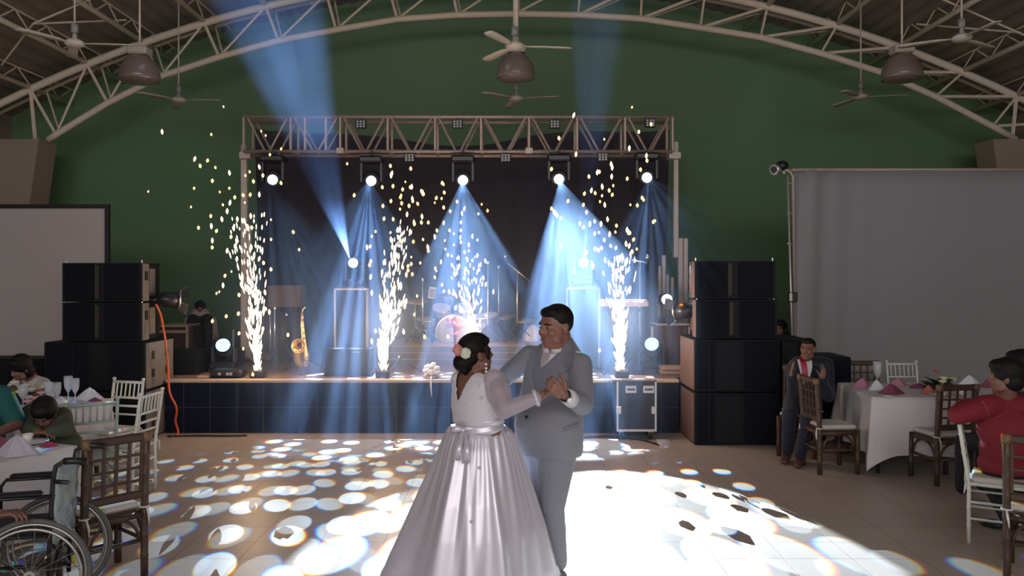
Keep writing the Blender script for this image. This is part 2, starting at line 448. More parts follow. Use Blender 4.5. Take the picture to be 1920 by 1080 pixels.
# ------------------------------------------------------------------ ceiling fans
WHITE = mat('white_enamel', (0.62, 0.57, 0.48), 0.4); GREYP = mat('grey_plastic', (0.3, 0.3, 0.3), 0.5)
def fan(x, y, z, ztop, a0, label, tilt=7):
    t = thing('ceiling_fan', label, 'ceiling fan', (x, y, z), group='three-bladed ceiling fans')
    MB().cyl((0, 0, 0.2), (0, 0, ztop-z), 0.013, n=8).build('rod', WHITE, t)
    MB().cyl((0, 0, 0.13), (0, 0, 0.24), 0.042, n=14).build('canopy_cup', GREYP, t)
    MB().lathe([(0.0, -0.045), (0.07, -0.04), (0.115, -0.015), (0.12, 0.015), (0.07, 0.05), (0.03, 0.06), (0.02, 0.15), (0.0, 0.15)], n=24).build('motor', WHITE, t)
    for k in range(3):
        a = R(a0+120*k); M = Matrix.Rotation(a, 4, 'Z'); T = M @ Matrix.Rotation(R(tilt), 4, 'X')
        b = MB(); top = []; bot = []
        prof = [(0.10, 0.022), (0.17, 0.03), (0.24, 0.055), (0.4, 0.062), (0.6, 0.068), (0.68, 0.06), (0.72, 0.035)]
        rings = []
        for r_, wd in prof:
            z_ = -0.012*(r_/0.7)**2
            rings.append([T @ Vector((r_, -wd, z_-0.004)), T @ Vector((r_, wd, z_-0.004)), T @ Vector((r_, wd, z_+0.004)), T @ Vector((r_, -wd, z_+0.004))])
        b.loft(rings); o = b.build('blade', WHITE, t)
    return t
FZ = EYE+2.9
fan(X(140, 10), 10, EYE+434/1500*10, upj(383).z, 2, 'white ceiling fan hanging nearest on the left slope of the roof')
fan(X(965, 10), 10, EYE+429/1500*10, upj(967).z, 3, 'white ceiling fan with three clear blades above the middle dome lamp')
fan(X(1803, 10), 10, EYE+444/1500*10, upj(1569).z, 32, 'white ceiling fan hanging nearest on the right slope of the roof')
fan(X(335, 13.1), 13.1, EYE+328/1500*13.1, upj(383).z, -4, 'small white ceiling fan left of the stage truss, below the left roof slope')
fan(X(968, 13.1), 13.1, EYE+331/1500*13.1, upj(967).z, -18, 'small white ceiling fan just below the middle dome lamp')
fan(X(1614, 13.1), 13.1, EYE+334/1500*13.1, upj(1569).z, -15, 'small white ceiling fan right of the stage truss, above the right sheet')

# ------------------------------------------------------------------ dome lamps, switched off
DOME = mat('smoked_dome', (0.20, 0.155, 0.135), 0.25, coat=0.3); BAL = mat('lamp_housing', (0.50, 0.44, 0.38), 0.5)
def dome(px, py, d, label, rod=0.014, rtop=6.9):
    c = at(px, py, d)
    t = thing('dome_lamp', label, 'pendant lamp', c, group='round dome lamps, switched off')
    MB().lathe([(0.04, 0.21), (0.12, 0.2), (0.20, 0.13), (0.26, 0.02), (0.28, -0.10), (0.275, -0.16), (0.262, -0.165), (0.262, -0.1), (0.2, 0.08), (0.05, 0.17)], n=32).build('reflector', DOME, t)
    MB().lathe([(0.0, -0.205), (0.12, -0.2), (0.22, -0.18), (0.262, -0.155), (0.262, -0.15), (0, -0.15)], n=32).build('lens_cover', DOME, t)
    MB().box((-0.14, -0.12, 0.205), (0.14, 0.12, 0.32), bevel=0.02).build('ballast_box', BAL, t)
    MB().cyl((0, 0, 0.32), (0, 0, rtop-c.z), rod, n=8).build('rod', STEEL, t)
dome(262, 131, 11.4, 'dome lamp hanging on the left below the arched truss', rtop=upj(267).z)
dome(967, 127, 11.6, 'dome lamp hanging in the middle between two ceiling fans', rod=0.04, rtop=upj(967).z)
dome(1691, 128, 11.4, 'dome lamp hanging on the right below the arched truss', rtop=upj(1687).z)
# ------------------------------------------------------------------ stage
SF, SZ = 9.83, 0.656
SX0, SX1 = -4.25, 2.05
BOARD = mat('stage_boards', (0.24, 0.17, 0.14), 0.5, var=0.2, vscale=3, stretch=(1, 8, 1))
TILE = bpy.data.materials.new('dark_tiles'); TILE.use_nodes = True
def tile_mat(m):
    nt = m.node_tree; N = nt.nodes; L = nt.links; b = N['Principled BSDF']
    tc = N.new('ShaderNodeTexCoord'); sp = N.new('ShaderNodeSeparateXYZ'); cb = N.new('ShaderNodeCombineXYZ')
    L.new(tc.outputs['Object'], sp.inputs[0]); L.new(sp.outputs[0], cb.inputs[0]); L.new(sp.outputs[2], cb.inputs[1])
    br = N.new('ShaderNodeTexBrick'); br.offset = 0.0; br.inputs['Scale'].default_value = 1; br.inputs['Brick Width'].default_value = 0.326
    br.inputs['Row Height'].default_value = 0.315; br.inputs['Mortar Size'].default_value = 0.004; br.inputs['Bias'].default_value = 0
    br.inputs['Color1'].default_value = (0.005, 0.008, 0.022, 1); br.inputs['Color2'].default_value = (0.007, 0.010, 0.028, 1); br.inputs['Mortar'].default_value = (0.07, 0.07, 0.09, 1)
    L.new(cb.outputs[0], br.inputs['Vector']); L.new(br.outputs['Color'], b.inputs['Base Color']); b.inputs['Roughness'].default_value = 0.3; b.inputs['Specular IOR Level'].default_value = 0.15
tile_mat(TILE)
st = thing('stage', 'raised stage with black tiled front and pale wooden edge', 'stage', ((SX0+SX1)/2, SF, 0))
poly = [(SX0, SF), (SX1, SF), (SX1, 10.25), (3.3, 10.25), (3.3, 13.6), (-6.6, 13.6), (-6.6, 10.25), (SX0, 10.25)]
MB().prism(poly, 2, 0, SZ-0.03).build('tiled_base', TILE, st, True)
MB().prism([(x, max(y, SF+0.06)) for x, y in poly], 2, SZ-0.03, SZ).build('floorboard', BOARD, st, True)
MB().box((SX0, SF-0.03, SZ-0.035), (SX1, SF+0.06, SZ+0.005), bevel=0.008).build('edge_strip', mat('pale_wood', (0.55, 0.42, 0.32), 0.5, var=0.15, vscale=5), st, True)
# drum riser
RD = 11.5; RZ = Z(648, RD)
rs = thing('drum_riser', 'low grey riser with three steps at the back of the stage', 'riser', (X(895, RD), RD, SZ))
RIS = mat('riser_grey', (0.16, 0.15, 0.17), 0.5, var=0.1)
h = (RZ-SZ)/3
for k in range(3):
    MB().box((X(725, RD), RD-0.02-(2-k)*0.03, SZ+k*h), (X(1062, RD), 12.9, SZ+(k+1)*h-0.012)).build('step', RIS, rs, True)
    MB().box((X(725, RD), RD-0.035-(2-k)*0.03, SZ+(k+1)*h-0.012), (X(1062, RD), 12.9, SZ+(k+1)*h)).build('step_edge', mat('riser_edge', (0.42, 0.34, 0.32), 0.5), rs, True)
# backdrop curtain
BD = 13.25
CUR = mat('black_cloth', (0.020, 0.015, 0.025), 0.9, sheen=0.3, var=0.15, vscale=2)
mb = MB(); rows = []
nx = 160
def bd_ring(z, sx0, sx1, amp):
    f = []; 
    for i in range(nx+1):
        t_ = i/nx; x = sx0+(sx1-sx0)*t_
        f.append(Vector((x, BD+amp*math.sin(x*9.0+math.sin(x*3.1)*1.2)+0.01*math.sin(x*31), z(x) if callable(z) else z)))
    return f
ztop = lambda x: Z(243, BD)-0.25*math.exp(-((x+1.0)/1.6)**2)+0.03*math.sin(x*2.3)
for k in range(9):
    q = k/8
    ring = bd_ring((lambda x, q=q: SZ+0.02+(ztop(x)-SZ-0.02)*q), X(492-14*q, BD), X(1243+12*q, BD), 0.05*(1-0.5*q))
    rows.append(ring+[p+Vector((0, 0.02, 0)) for p in reversed(ring)])
mb.loft(rows)
tag(mb.build('backdrop_curtain', CUR), 'tall black backdrop curtain hung behind the whole stage', 'curtain')

# ------------------------------------------------------------------ box truss over the stage, its towers
GD = 11.5; G0, G1 = X(457, GD), X(1261, GD); GT, GB = Z(219, GD), Z(284, GD)
TR = mat('worn_truss_steel', (0.36, 0.28, 0.235), 0.4, metal=0.3, var=0.35, vscale=14)
gt = thing('stage_truss', 'long box truss of worn steel tubes over the stage', 'truss', (0, GD, GB))
for y_ in (GD, GD+0.42):
    for z_ in (GT, GB):
        MB().cyl((G0, y_, z_), (G1, y_, z_), 0.026, n=8).build('chord', TR, gt, True)
vx = [457, 545, 572, 611, 638, 727, 816, 902, 992, 1082, 1172, 1261]
vx2 = [457, 545, 638, 727, 816, 902, 992, 1082, 1172, 1261]
for y_ in (GD, GD+0.42):
    for p in (vx if y_ == GD else vx2): bar(gt, (X(p, GD), y_, GB), (X(p, GD), y_, GT), 0.022, 'upright', TR)
    for a, b in zip(vx2[:-1], vx2[1:]):
        m_ = (a+b)/2
        bar(gt, (X(a+6, GD), y_, GT), (X(m_-4, GD), y_, GB), 0.017, 'diagonal', TR); bar(gt, (X(m_+4, GD), y_, GB), (X(b-6, GD), y_, GT), 0.017, 'diagonal', TR)
for p in vx2:
    for z_ in (GT, GB): bar(gt, (X(p, GD), GD, z_), (X(p, GD), GD+0.42, z_), 0.017, 'cross_bar', TR)
for p in (638, 992):
    MB().box((X(p, GD)-0.05, GD-0.03, GB-0.03), (X(p, GD)+0.05, GD+0.03, GB+0.05)).build('joint_plate', TR, gt, True)
MAST = mat('galvanised_mast', (0.40, 0.35, 0.31), 0.45, metal=0.2, var=0.15, vscale=5)
tw = thing('truss_tower', 'tan lifting tower holding the left end of the stage truss', 'tower', (X(450, GD), GD+0.2, SZ))
xw = X(450, GD)
MB().box((xw-0.045, GD+0.15, SZ+0.05), (xw+0.045, GD+0.24, Z(268, GD)), bevel=0.008).build('mast', MAST, tw, True)
MB().box((xw+0.05, GD+0.15, SZ+0.05), (xw+0.10, GD+0.24, Z(420, GD)), bevel=0.006).build('lower_mast', MAST, tw, True)
MB().box((xw-0.03, GD+0.05, Z(296, GD)), (xw+0.13, GD+0.24, Z(284, GD))).build('head_bracket', MAST, tw, True)
for a in range(4):
    q = R(45+90*a); MB().cyl((xw, GD+0.2, SZ+0.09), (xw+0.5*math.cos(q), GD+0.2+0.5*math.sin(q), SZ+0.03), 0.02).build('outrigger', MAST, tw, True)
tw = thing('truss_tower', 'lifting tower of stepped square tubes holding the right end of the stage truss', 'tower', (X(1275, GD), GD+0.2, SZ))
for (p, wpx, yt, yb, dy) in ((1272, 9, 262, 482, 0.0), (1281, 9, 445, 690, 0.02), (1290, 8, 446, 690, -0.02), (1250, 7, 478, 690, 0.05), (1241, 5, 498, 690, 0.0), (1257, 5, 515, 690, 0.05), (1265, 5, 520, 690, 0.0)):
    hw = wpx/2*GD/1500
    MB().box((X(p, GD)-hw, GD+0.15+dy, max(Z(yb, GD), SZ+0.03)), (X(p, GD)+hw, GD+0.22+dy, Z(yt, GD)), bevel=0.005).build('mast', MAST, tw, True)
MB().box((X(1236, GD), GD+0.1, SZ), (X(1296, GD), GD+0.3, SZ+0.08)).build('foot_plate', MAST, tw, True)
MB().box((X(1256, GD), GD+0.05, Z(296, GD)), (X(1278, GD), GD+0.24, Z(284, GD))).build('head_bracket', MAST, tw, True)

# ------------------------------------------------------------------ light fixtures
BLK = mat('black_housing', (0.012, 0.012, 0.014), 0.35); DKG = mat('dark_grey_housing', (0.05, 0.05, 0.055), 0.4)
LENS = nosample(mat('lit_lens', (0.9, 0.95, 1.0), 0.3, emit=(0.72, 0.92, 1.0), estr=9.0))
LENSB = nosample(mat('blue_lit_lens', (0.3, 0.6, 1.0), 0.2, emit=(0.30, 0.62, 1.0), estr=2.2))
LEDG = mat('led_dot', (0.55, 0.55, 0.6), 0.3)
def moving_head(c, aim, label, hang=True, lens=LENS, k=1.0, drop=0.27, group='moving heads hung from the stage truss', lr=0.068):
    """c: lens centre; aim: point it looks at."""
    c = Vector(c); f = (Vector(aim)-c).normalized(); body = c-f*0.17*k
    s_ = 1 if hang else -1
    base = body+Vector((0, 0, s_*drop*k))
    t = thing('moving_head_light', label, 'stage light', base if hang else base-Vector((0, 0, 0.0)), group=group)
    def L_(p): return p
    sd = Vector((1, 0, 0)) if abs(f.x) < 0.8 else Vector((0, 1, 0))
    sd = (sd-f*sd.dot(f)).normalized()
    b = MB().box((-0.17*k, -0.13*k, -0.05*k), (0.17*k, 0.13*k, 0.05*k), bevel=0.025*k); b.build('base', BLK, t)
    for q in (-1, 1):
        p0 = Vector((q*0.14*k, 0, 0)); p1 = (body-base)+sd*q*0.14*k
        MB().cbox((p0+p1)/2, (0.03*k, 0.09*k, (p1-p0).length+0.08*k)).build('yoke_arm', DKG, t)
    h = MB(); hb = body-base; h.cyl(hb-f*0.16*k, hb-f*0.10*k, 0.08*k, 0.115*k, n=20); h.cyl(hb-f*0.10*k, hb+f*0.08*k, 0.115*k, 0.105*k, n=20); h.cyl(hb+f*0.08*k, hb+f*0.165*k, 0.092*k, 0.088*k, n=20)
    hd = h.build('head', BLK, t)
    MB().cyl(hb+f*0.160*k, hb+f*0.176*k, lr*k, n=24).build('lens', lens, hd)
    if hang:
        MB().cyl((0, 0, 0.05*k), (0, 0, GB-base.z), 0.018, n=8).build('clamp', DKG, t)
    return t
names = ['moving head glowing white at the left end of the stage truss', 'glowing moving head second from the left under the truss',
         'glowing moving head in the middle of the truss, above the drums', 'glowing moving head under the truss right of its middle',
         'moving head glowing white at the right end of the stage truss']
for i, c in enumerate(hp):
    moving_head(c, (c.x*0.35, 1.5, 0.6), names[i])
# small LED panels on the truss
def led(px, py, dy, label):
    c = at(px, py, GD); c.y += dy
    t = thing('led_panel_light', label, 'stage light', c, group='small nine-lamp panels on the stage truss')
    MB().box((-0.075, 0.0, -0.06), (0.075, 0.07, 0.06), bevel=0.008).build('case', BLK, t)
    for i in range(3):
        for j in range(3):
            p = Vector((-0.045+0.045*i, -0.004, -0.036+0.036*j)); MB().cyl(p, p+Vector((0, 0.01, 0)), 0.011, n=10).build('lamp', LEDG, t)
    hz_ = (GT if py < 260 else GB)-c.z
    MB().cyl((0, 0.03, 0.05 if hz_ > 0 else -0.05), (0, 0.03, hz_), 0.01, n=6).build('bracket', BLK, t)
for i, (px, py) in enumerate(((677, 233), (858, 233), (1040, 233), (1219, 231), (768, 296), (948, 296), (1130, 295))):
    led(px, py, -0.03, ['nine-lamp panel in the leftmost gap at the top of the truss', 'nine-lamp panel at the top of the truss above its middle head',
        'nine-lamp panel at the top of the truss right of the middle fan', 'nine-lamp panel at the top of the truss by its right end',
        'nine-lamp panel under the truss above the left sparks', 'nine-lamp panel under the truss right of the middle head', 'nine-lamp panel under the truss above the right sparks'][i])

# totems with a white tube frame and a head on top
TUBE = mat('white_tube', (0.66, 0.62, 0.64), 0.35); VEIL = mat('lilac_panel', (0.012, 0.011, 0.020), 0.7)
def totem(x0, x1, yt, d, ybase, lens, label, hl, aim):
    xa, xb = X(x0, d), X(x1, d); zt = Z(yt, d); zb = SZ
    t = thing('totem_frame', label, 'light totem', ((xa+xb)/2, d, zb), group='white tube totems on the stage')
    for a, b in (((xa, zb+0.02), (xa, zt)), ((xa, zt), (xb, zt)), ((xb, zt), (xb, zb+0.02))):
        MB().cyl((a[0], d, a[1]), (b[0], d, b[1]), 0.017, n=8).build('tube', TUBE, t, True)
    MB().box((xa+0.02, d+0.01, zb+0.02), (xb-0.02, d+0.03, zt-0.02)).build('panel', VEIL, t, True)
    MB().box((xa-0.03, d-0.12, zb), (xb+0.03, d+0.3, zb+0.02)).build('foot_plate', BLK, t, True)
    c = at(lens[0], lens[1], d)
    MB().box((c.x-0.17, d-0.05, zt+0.018), (c.x+0.17, d+0.3, zt+0.04)).build('top_plate', BLK, t, True)
    for q in (-1, 1): MB().cyl((c.x+q*0.15, d+0.28, zb+0.02), (c.x+q*0.15, d+0.28, zt+0.018), 0.017, n=8).build('rear_tube', TUBE, t, True)
    moving_head(c+Vector((0, 0, 0)), (c.x, 3.0, 1.9), hl, hang=False, group='moving heads standing on the totems', k=0.85, drop=(c.z-zt-0.04-0.05*0.85)/0.85, lr=0.075)
totem(628, 688, 542, 11.0, 690, (662, 493), 'white-framed totem on the left of the stage behind the blue wedge monitor', 'glowing moving head on top of the left totem', None)
totem(1063, 1124, 540, 11.0, 690, (1094, 492), 'white-framed totem on the right of the stage behind the groom', 'glowing moving head on top of the right totem', None)
# blue-lit heads on the stage floor
for (px, py, lab) in ((418, 647, 'moving head with a blue lens on the stage floor at far left'), (1222, 645, 'moving head with a blue lens on the stage floor by the right speakers')):
    c = at(px, py, 10.5)
    moving_head(c, (c.x-(0.6 if px > 900 else -0.5), 8.2, 2.3), lab, hang=False, lens=LENSB, drop=max(0.2, c.z-SZ-0.2+0.02), group='moving heads on the stage floor', lr=0.09)
# ------------------------------------------------------------------ loudspeakers
SPK = mat('speaker_black', (0.005, 0.006, 0.010), 0.6, spec=.25, var=0.3, vscale=12); GRL = mat('speaker_grille', (0.006, 0.007, 0.012), 0.8, spec=.2, bump=0.6, bscale=260)
SLOT = mat('horn_slot', (0.035, 0.028, 0.018), 0.7); SIDE_LIT_L = mat('cabinet_side_lit_grey', (0.15, 0.14, 0.135), 0.45, var=0.35, vscale=6)  # left cabinet sides: grey colour stands in for stage light falling on them
SIDE_R = mat('cabinet_side_brown', (0.20, 0.13, 0.11), 0.5, var=0.2, vscale=6); NAVY = mat('speaker_navy', (0.005, 0.007, 0.017), 0.6, spec=.25)
HOLE = mat('handle_dark', (0.01, 0.01, 0.01), 0.8); METAL = mat('bright_metal', (0.75, 0.75, 0.75), 0.25, metal=0.9)
def top_box(x0, x1, y, z0, z1, side, label, s_sign, depth=0.62):
    t = thing('line_array_speaker', label, 'loudspeaker', ((x0+x1)/2, y, z0), group='wide black loudspeakers stacked beside the stage')
    w_ = (x1-x0)/2; h = z1-z0
    # cabinet tapers towards the back
    b = MB(); a = w_; c = w_*0.86
    b.prism([(-a, 0.0), (a, 0.0), (a, 0.12), (c, depth), (-c, depth), (-a, 0.12)], 2, 0.006, h-0.006); b.build('cabinet', SPK, t)
    MB().box((-a+0.03, -0.012, 0.02), (-0.03-0.06, 0.002, h-0.02), bevel=0.006).build('grille', GRL, t)
    MB().box((0.09-0.06, -0.012, 0.02), (a-0.03, 0.002, h-0.02), bevel=0.006).build('grille', GRL, t)
    MB().box((-0.085, -0.008, 0.04), (-0.035, 0.004, h-0.03), bevel=0.004).build('horn_slot', SLOT, t)
    q = s_sign
    sp = MB(); sp.box((q*a-0.004, 0.015, 0.012), (q*a+0.012, 0.17, h-0.012), bevel=0.004).build('side_plate', side, t)
    MB().box((q*a+0.010, 0.06, h*0.55), (q*a+0.024, 0.12, h*0.78)).build('side_handle', HOLE, t)
    MB().box((q*a*0.93-0.006, 0.17, h*0.15), (q*a*0.93+0.016+0.03*0, 0.40, h*0.85), bevel=0.004).build('rigging_plate', side, t)
    for e in (-1, 1): MB().cyl((e*(a-0.02), 0.05, h-0.006), (e*(a-0.02), 0.05, h+0.03), 0.008, n=6).build('rigging_pin', METAL, t)
    return t
def sub_box(x0, x1, y, z0, z1, side, label, s_sign, depth=0.78, grooves=(0.33, 0.62, 0.8), m=SPK):
    t = thing('subwoofer_cabinet', label, 'subwoofer', ((x0+x1)/2, y, z0), group='big subwoofer cabinets beside the stage')
    w_ = (x1-x0)/2; h = z1-z0
    MB().box((-w_, 0, 0.004), (w_, depth, h-0.004), bevel=0.012).build('cabinet', m, t)
    g0 = 0.03
    for g in list(grooves)+[0.985]:
        xa, xb = -w_+2*w_*g0, -w_+2*w_*(g-0.012)
        MB().box((xa, -0.010, 0.03), (xb, 0.002, h-0.03), bevel=0.004).build('front_panel', GRL if g != grooves[-1] else m, t); g0 = g+0.012
    q = s_sign
    MB().box((q*w_-0.002, 0.02, 0.02), (q*w_+0.008, depth-0.02, h-0.02), bevel=0.003).build('side_panel', side, t)
    for yy in (0.15, 0.52):
        for zz in (0.25, 0.62):
            MB().box((q*w_+0.006, yy, h*zz), (q*w_+0.012, yy+0.08, h*(zz+0.17)), bevel=0.002).build('side_handle', HOLE, t)
    return t
YR = 9.12
rx0, rx1 = X(1306, YR), X(1458, YR)
top_box(rx0, rx1, YR+0.02, Z(635, YR)+0.0, Z(561, YR), SIDE_R, 'lower wide loudspeaker on the right stack, under the topmost box', -1)
top_box(rx0-0.012, rx1-0.012, YR+0.03, Z(561, YR), Z(488, YR), SIDE_R, 'topmost wide loudspeaker of the right-hand stack', -1)
sub_box(X(1302, YR), X(1463, YR), YR, 0, Z(736, YR), SIDE_R, 'bottom subwoofer of the right-hand stack, standing on the floor', -1, grooves=(0.17, 0.24, 0.57))
sub_box(X(1302, YR), X(1463, YR), YR, Z(736, YR), Z(635, YR), SIDE_R, 'second subwoofer of the right-hand stack, under the wide speakers', -1, grooves=(0.17, 0.24, 0.57))
sub_box(X(1466, YR+.3), X(1492, YR+.3)+0.25, YR+0.35, 0, Z(637, YR+0.35), NAVY, 'dark subwoofer behind the seated man in the navy suit', 1, grooves=(0.5,))
sub_box(X(1530, 9.4), X(1596, 9.4), 9.4, 0, Z(669, 9.4), NAVY, 'navy speaker cabinet at the end of the right row beside the white table', 1, grooves=(0.5,), m=NAVY, depth=0.6)
YL = 9.34
lx0, lx1 = X(115, YL), X(264, YL)
sub_box(X(82, YL), X(272, YL), YL, 0, Z(734, YL), SIDE_LIT_L, 'bottom subwoofer of the left-hand stack, behind the white chairs', 1, grooves=(0.28, 0.45, 0.64))
sub_box(X(82, YL), X(272, YL), YL, Z(734, YL), Z(641, YL), SIDE_LIT_L, 'upper subwoofer of the left-hand stack, with a side panel greyed for stage light', 1, grooves=(0.28, 0.45, 0.64))
top_box(lx0-0.005, lx1-0.005, YL+0.03, Z(641, YL), Z(567, YL), SIDE_LIT_L, 'lower wide loudspeaker on the left stack, resting on the subwoofers', 1)
top_box(lx0, lx1, YL+0.02, Z(567, YL), Z(492, YL), SIDE_LIT_L, 'topmost wide loudspeaker of the left-hand stack', 1)
sub_box(X(0, 9.9)-0.3, X(79, 9.9), 9.9, 0, Z(672, 9.9), NAVY, 'low black cabinet behind the woman in the white top', 1, grooves=(0.5,), depth=0.4)

# side-mounted lamps with shutters on the stacks
def par(c, sgn, label):
    t = thing('shutter_lamp', label, 'stage light', c, group='black shutter lamps clamped to the speaker stacks')
    f = Vector((sgn*0.86, 0.45, -0.08)).normalized(); x, y, d = frame_of(f)
    MB().cyl(-f*0.14, f*0.10, 0.085, 0.10, n=18).build('housing', BLK, t)
    MB().cyl(f*0.10, f*0.12, 0.105, n=18).build('front_ring', METAL, t)
    for k in range(4):
        a = R(45+90*k); q = x*math.cos(a)+y*math.sin(a); p = x*math.cos(a+1.57)+y*math.sin(a+1.57)
        m_ = MB(); c0 = f*0.12+q*0.10; c1 = f*0.20+q*0.15
        m_.add([c0-p*0.07, c0+p*0.07, c1+p*0.09, c1-p*0.09, c0-p*0.07+q*0.006, c0+p*0.07+q*0.006, c1+p*0.09+q*0.006, c1-p*0.09+q*0.006],
               [[0,1,2,3],[7,6,5,4],[0,4,5,1],[1,5,6,2],[2,6,7,3],[3,7,4,0]])
        m_.build('shutter', DKG if k % 2 else METAL, t)
    MB().box((-sgn*0.30 if sgn > 0 else -0.04, -0.02, -0.012), (0.04 if sgn > 0 else 0.30, 0.02, 0.012)).build('arm', METAL, t)
    return t
par(at(318, 562, 9.75), 1, 'black lamp with metal shutters on the side of the left speaker stack')
par(at(1283, 583, 9.55), -1, 'black lamp with shutters on the side of the right speaker stack')
# cables
ORANGE = mat('orange_cable', (0.70, 0.13, 0.05), 0.5); BC = mat('black_cable', (0.015, 0.015, 0.015), 0.5)
def cable(pts, r, m, label, name='cable'):
    P = [Vector(p) for p in pts]; out = []
    for i in range(len(P)-1):
        p0 = P[max(i-1, 0)]; p1 = P[i]; p2 = P[i+1]; p3 = P[min(i+2, len(P)-1)]
        for k in range(6):
            t = k/6; out.append(0.5*((2*p1)+(p2-p0)*t+(2*p0-5*p1+4*p2-p3)*t*t+(3*p1-p0-3*p2+p3)*t**3))
    out.append(P[-1]); o = MB().tube(out, r, n=6).build(name, m); tag(o, label, 'cable'); return o
cable([at(292, 570, 9.50), at(301, 590, 9.52), at(306, 615, 9.50), at(311, 645, 9.46), at(315, 690, 9.56), at(318, 735, 9.56), at(331, 765, 9.62), at(329, 790, 9.7), at(334, 812, 9.7), at(322, 822, 9.55)], 0.014, ORANGE, 'orange power cable trailing down the left speaker stack to the floor')
cable([floor_at(318, 818)+Vector((0, -.06, .012)), floor_at(372, 815.5)+Vector((0, -.1, .012)), floor_at(430, 816)+Vector((0, -.1, .012)), floor_at(468, 815)+Vector((0, -.1, .012))], 0.010, BC, 'thin dark cable along the foot of the stage at left')
cable([floor_at(1096, 822)+Vector((0,0,.012)), floor_at(1140, 820)+Vector((0,0,.012)), floor_at(1200, 826)+Vector((0,0,.012)), floor_at(1236, 836)+Vector((0,0,.012))], 0.010, BC, 'thin dark cable on the floor in front of the road case')

# ------------------------------------------------------------------ road case in front of the stage
CASE = mat('case_blue_black', (0.018, 0.022, 0.045), 0.4); ALU = mat('aluminium_edge', (0.62, 0.62, 0.66), 0.35, metal=0.6)
cd = 9.42; cx0, cx1 = X(1156, cd), X(1231, cd); cz = Z(711, cd)
t = thing('road_case', 'dark road case with metal edges standing before the stage', 'road case', ((cx0+cx1)/2, cd, 0))
MB().box((cx0, cd, 0.10), (cx1, cd+0.38, cz-0.02), bevel=0.006).build('body', CASE, t, True)
MB().box((cx0-0.04, cd-0.02, cz-0.02), (cx1+0.0, cd+0.38, cz)).build('lid', mat('case_lid', (0.30, 0.20, 0.16), 0.5), t, True)
e = 0.011
for a, b in (((cx0, 0.10), (cx0+0.022, cz-0.03)), ((cx1-0.022, 0.10), (cx1, cz-0.03)), ((cx0+0.022, 0.10), (cx1-0.022, 0.125))):
    MB().box((a[0], cd-0.008, a[1]), (b[0], cd+0.002, b[1])).build('metal_edge', ALU, t, True)
for px in (1183, 1216):
    xx = X(px, cd)
    MB().box((xx-0.065, cd-0.007, Z(737, cd)), (xx+0.065, cd+0.001, Z(723, cd)), bevel=0.003).build('handle_dish', ALU, t, True)
    MB().cyl((xx-0.045, cd-0.018, Z(730, cd)), (xx+0.045, cd-0.018, Z(730, cd)), 0.009).build('handle', BLK, t, True)
for px in (1160, 1226):
    xx = X(px, cd); MB().box((xx-0.03, cd-0.012, Z(776, cd)), (xx+0.03, cd+0.002, Z(762, cd)), bevel=0.004).build('latch', ALU, t, True)
for xx in (cx0+0.06, cx1-0.06):
    for yy in (cd+0.06, cd+0.32): MB().cyl((xx-0.015, yy, 0.045), (xx+0.015, yy, 0.045), 0.045, n=14).build('caster', BLK, t, True); MB().box((xx-0.02, yy-0.02, 0.05), (xx+0.02, yy+0.02, 0.102)).build('caster_fork', ALU, t, True)

# ------------------------------------------------------------------ monitors, boxes, desks on the stage
WEDGE = mat('wedge_blue_black', (0.009, 0.014, 0.03), 0.6)
def wedge(x0, x1, y, h, depth, label, rz=0, m=WEDGE):
    w_ = (x1-x0)/2; t = thing('stage_monitor', label, 'stage monitor', ((x0+x1)/2, y, SZ+0.006), rz, group='wedge monitors on the stage front')
    MB().prism([(0, 0), (depth, 0), (depth, h*0.55), (depth*0.72, h), (0.05, h)][::1], 0, -w_, w_).build('cabinet', m, t)
    MB().box((-w_+0.02, -0.012, 0.02), (w_-0.02, 0.004, h-0.03), bevel=0.004).build('grille', GRL if m is SPK else m, t)
    return t
wedge(X(609, 10.2), X(694, 10.2), 10.15, Z(655, 10.2)-SZ-0.006, 0.42, 'dark blue monitor box on the stage front below the left totem')
t = wedge(X(327, 10.4), X(375, 10.4), 10.3, Z(655, 10.4)-SZ-0.006, 0.4, 'black wedge monitor at the far left of the stage floor', m=SPK)
def flat_box(x0, x1, y0, y1, z0, z1, name, label, cat, m, extra=None, group=None):
    t = thing(name, label, cat, ((x0+x1)/2, y0, z0), group=group)
    MB().box((x0, y0, z0), (x1, y1, z1), bevel=0.01).build('body', m, t, True)
    return t
# smoke machines / spark machines
FMB = mat('machine_black', (0.015, 0.015, 0.02), 0.4)
def spark_machine(px, py, d, z0, label):
    c = at(px, py, d); t = thing('spark_machine', label, 'spark machine', (c.x, d, z0), group='cold spark machines')
    MB().box((-0.085, -0.08, 0), (0.085, 0.08, 0.085), bevel=0.012).build('housing', FMB, t)
    MB().cyl((0, 0, 0.085), (0, 0, 0.105), 0.03, n=16).build('nozzle', METAL, t)
    for q in (-1, 1): MB().box((q*0.085-0.006, -0.02, 0.02), (q*0.085+0.006, 0.02, 0.11), bevel=0.003).build('bracket', DKG, t)
    return t
FOUNT = [(484, 706, 10.05, SZ+0.006), (718, 706, 10.05, SZ+0.006), (888, 652, 11.9, RZ+0.002), (1165, 708, 9.6, cz+0.002)]
for (px, py, d, z0), l in zip(FOUNT, ('spark machine throwing the leftmost fountain of sparks', 'spark machine on the stage edge right of the blue monitor box',
        'spark machine on the riser behind the bride', 'spark machine on top of the road case')): spark_machine(px, py, d, z0, l)
fx = thing('fog_machine', 'low black machine with round knobs on the left stage edge', 'fog machine', (X(425, 10.0), 10.0, SZ+0.006))
MB().box((-0.2, -0.05, 0.0), (0.2, 0.2, 0.10), bevel=0.03).build('body', FMB, fx)
for q in (-0.07, 0.03, 0.07): MB().cyl((q, -0.062, 0.05), (q, -0.048, 0.05), 0.02, n=12).build('knob', METAL, fx)
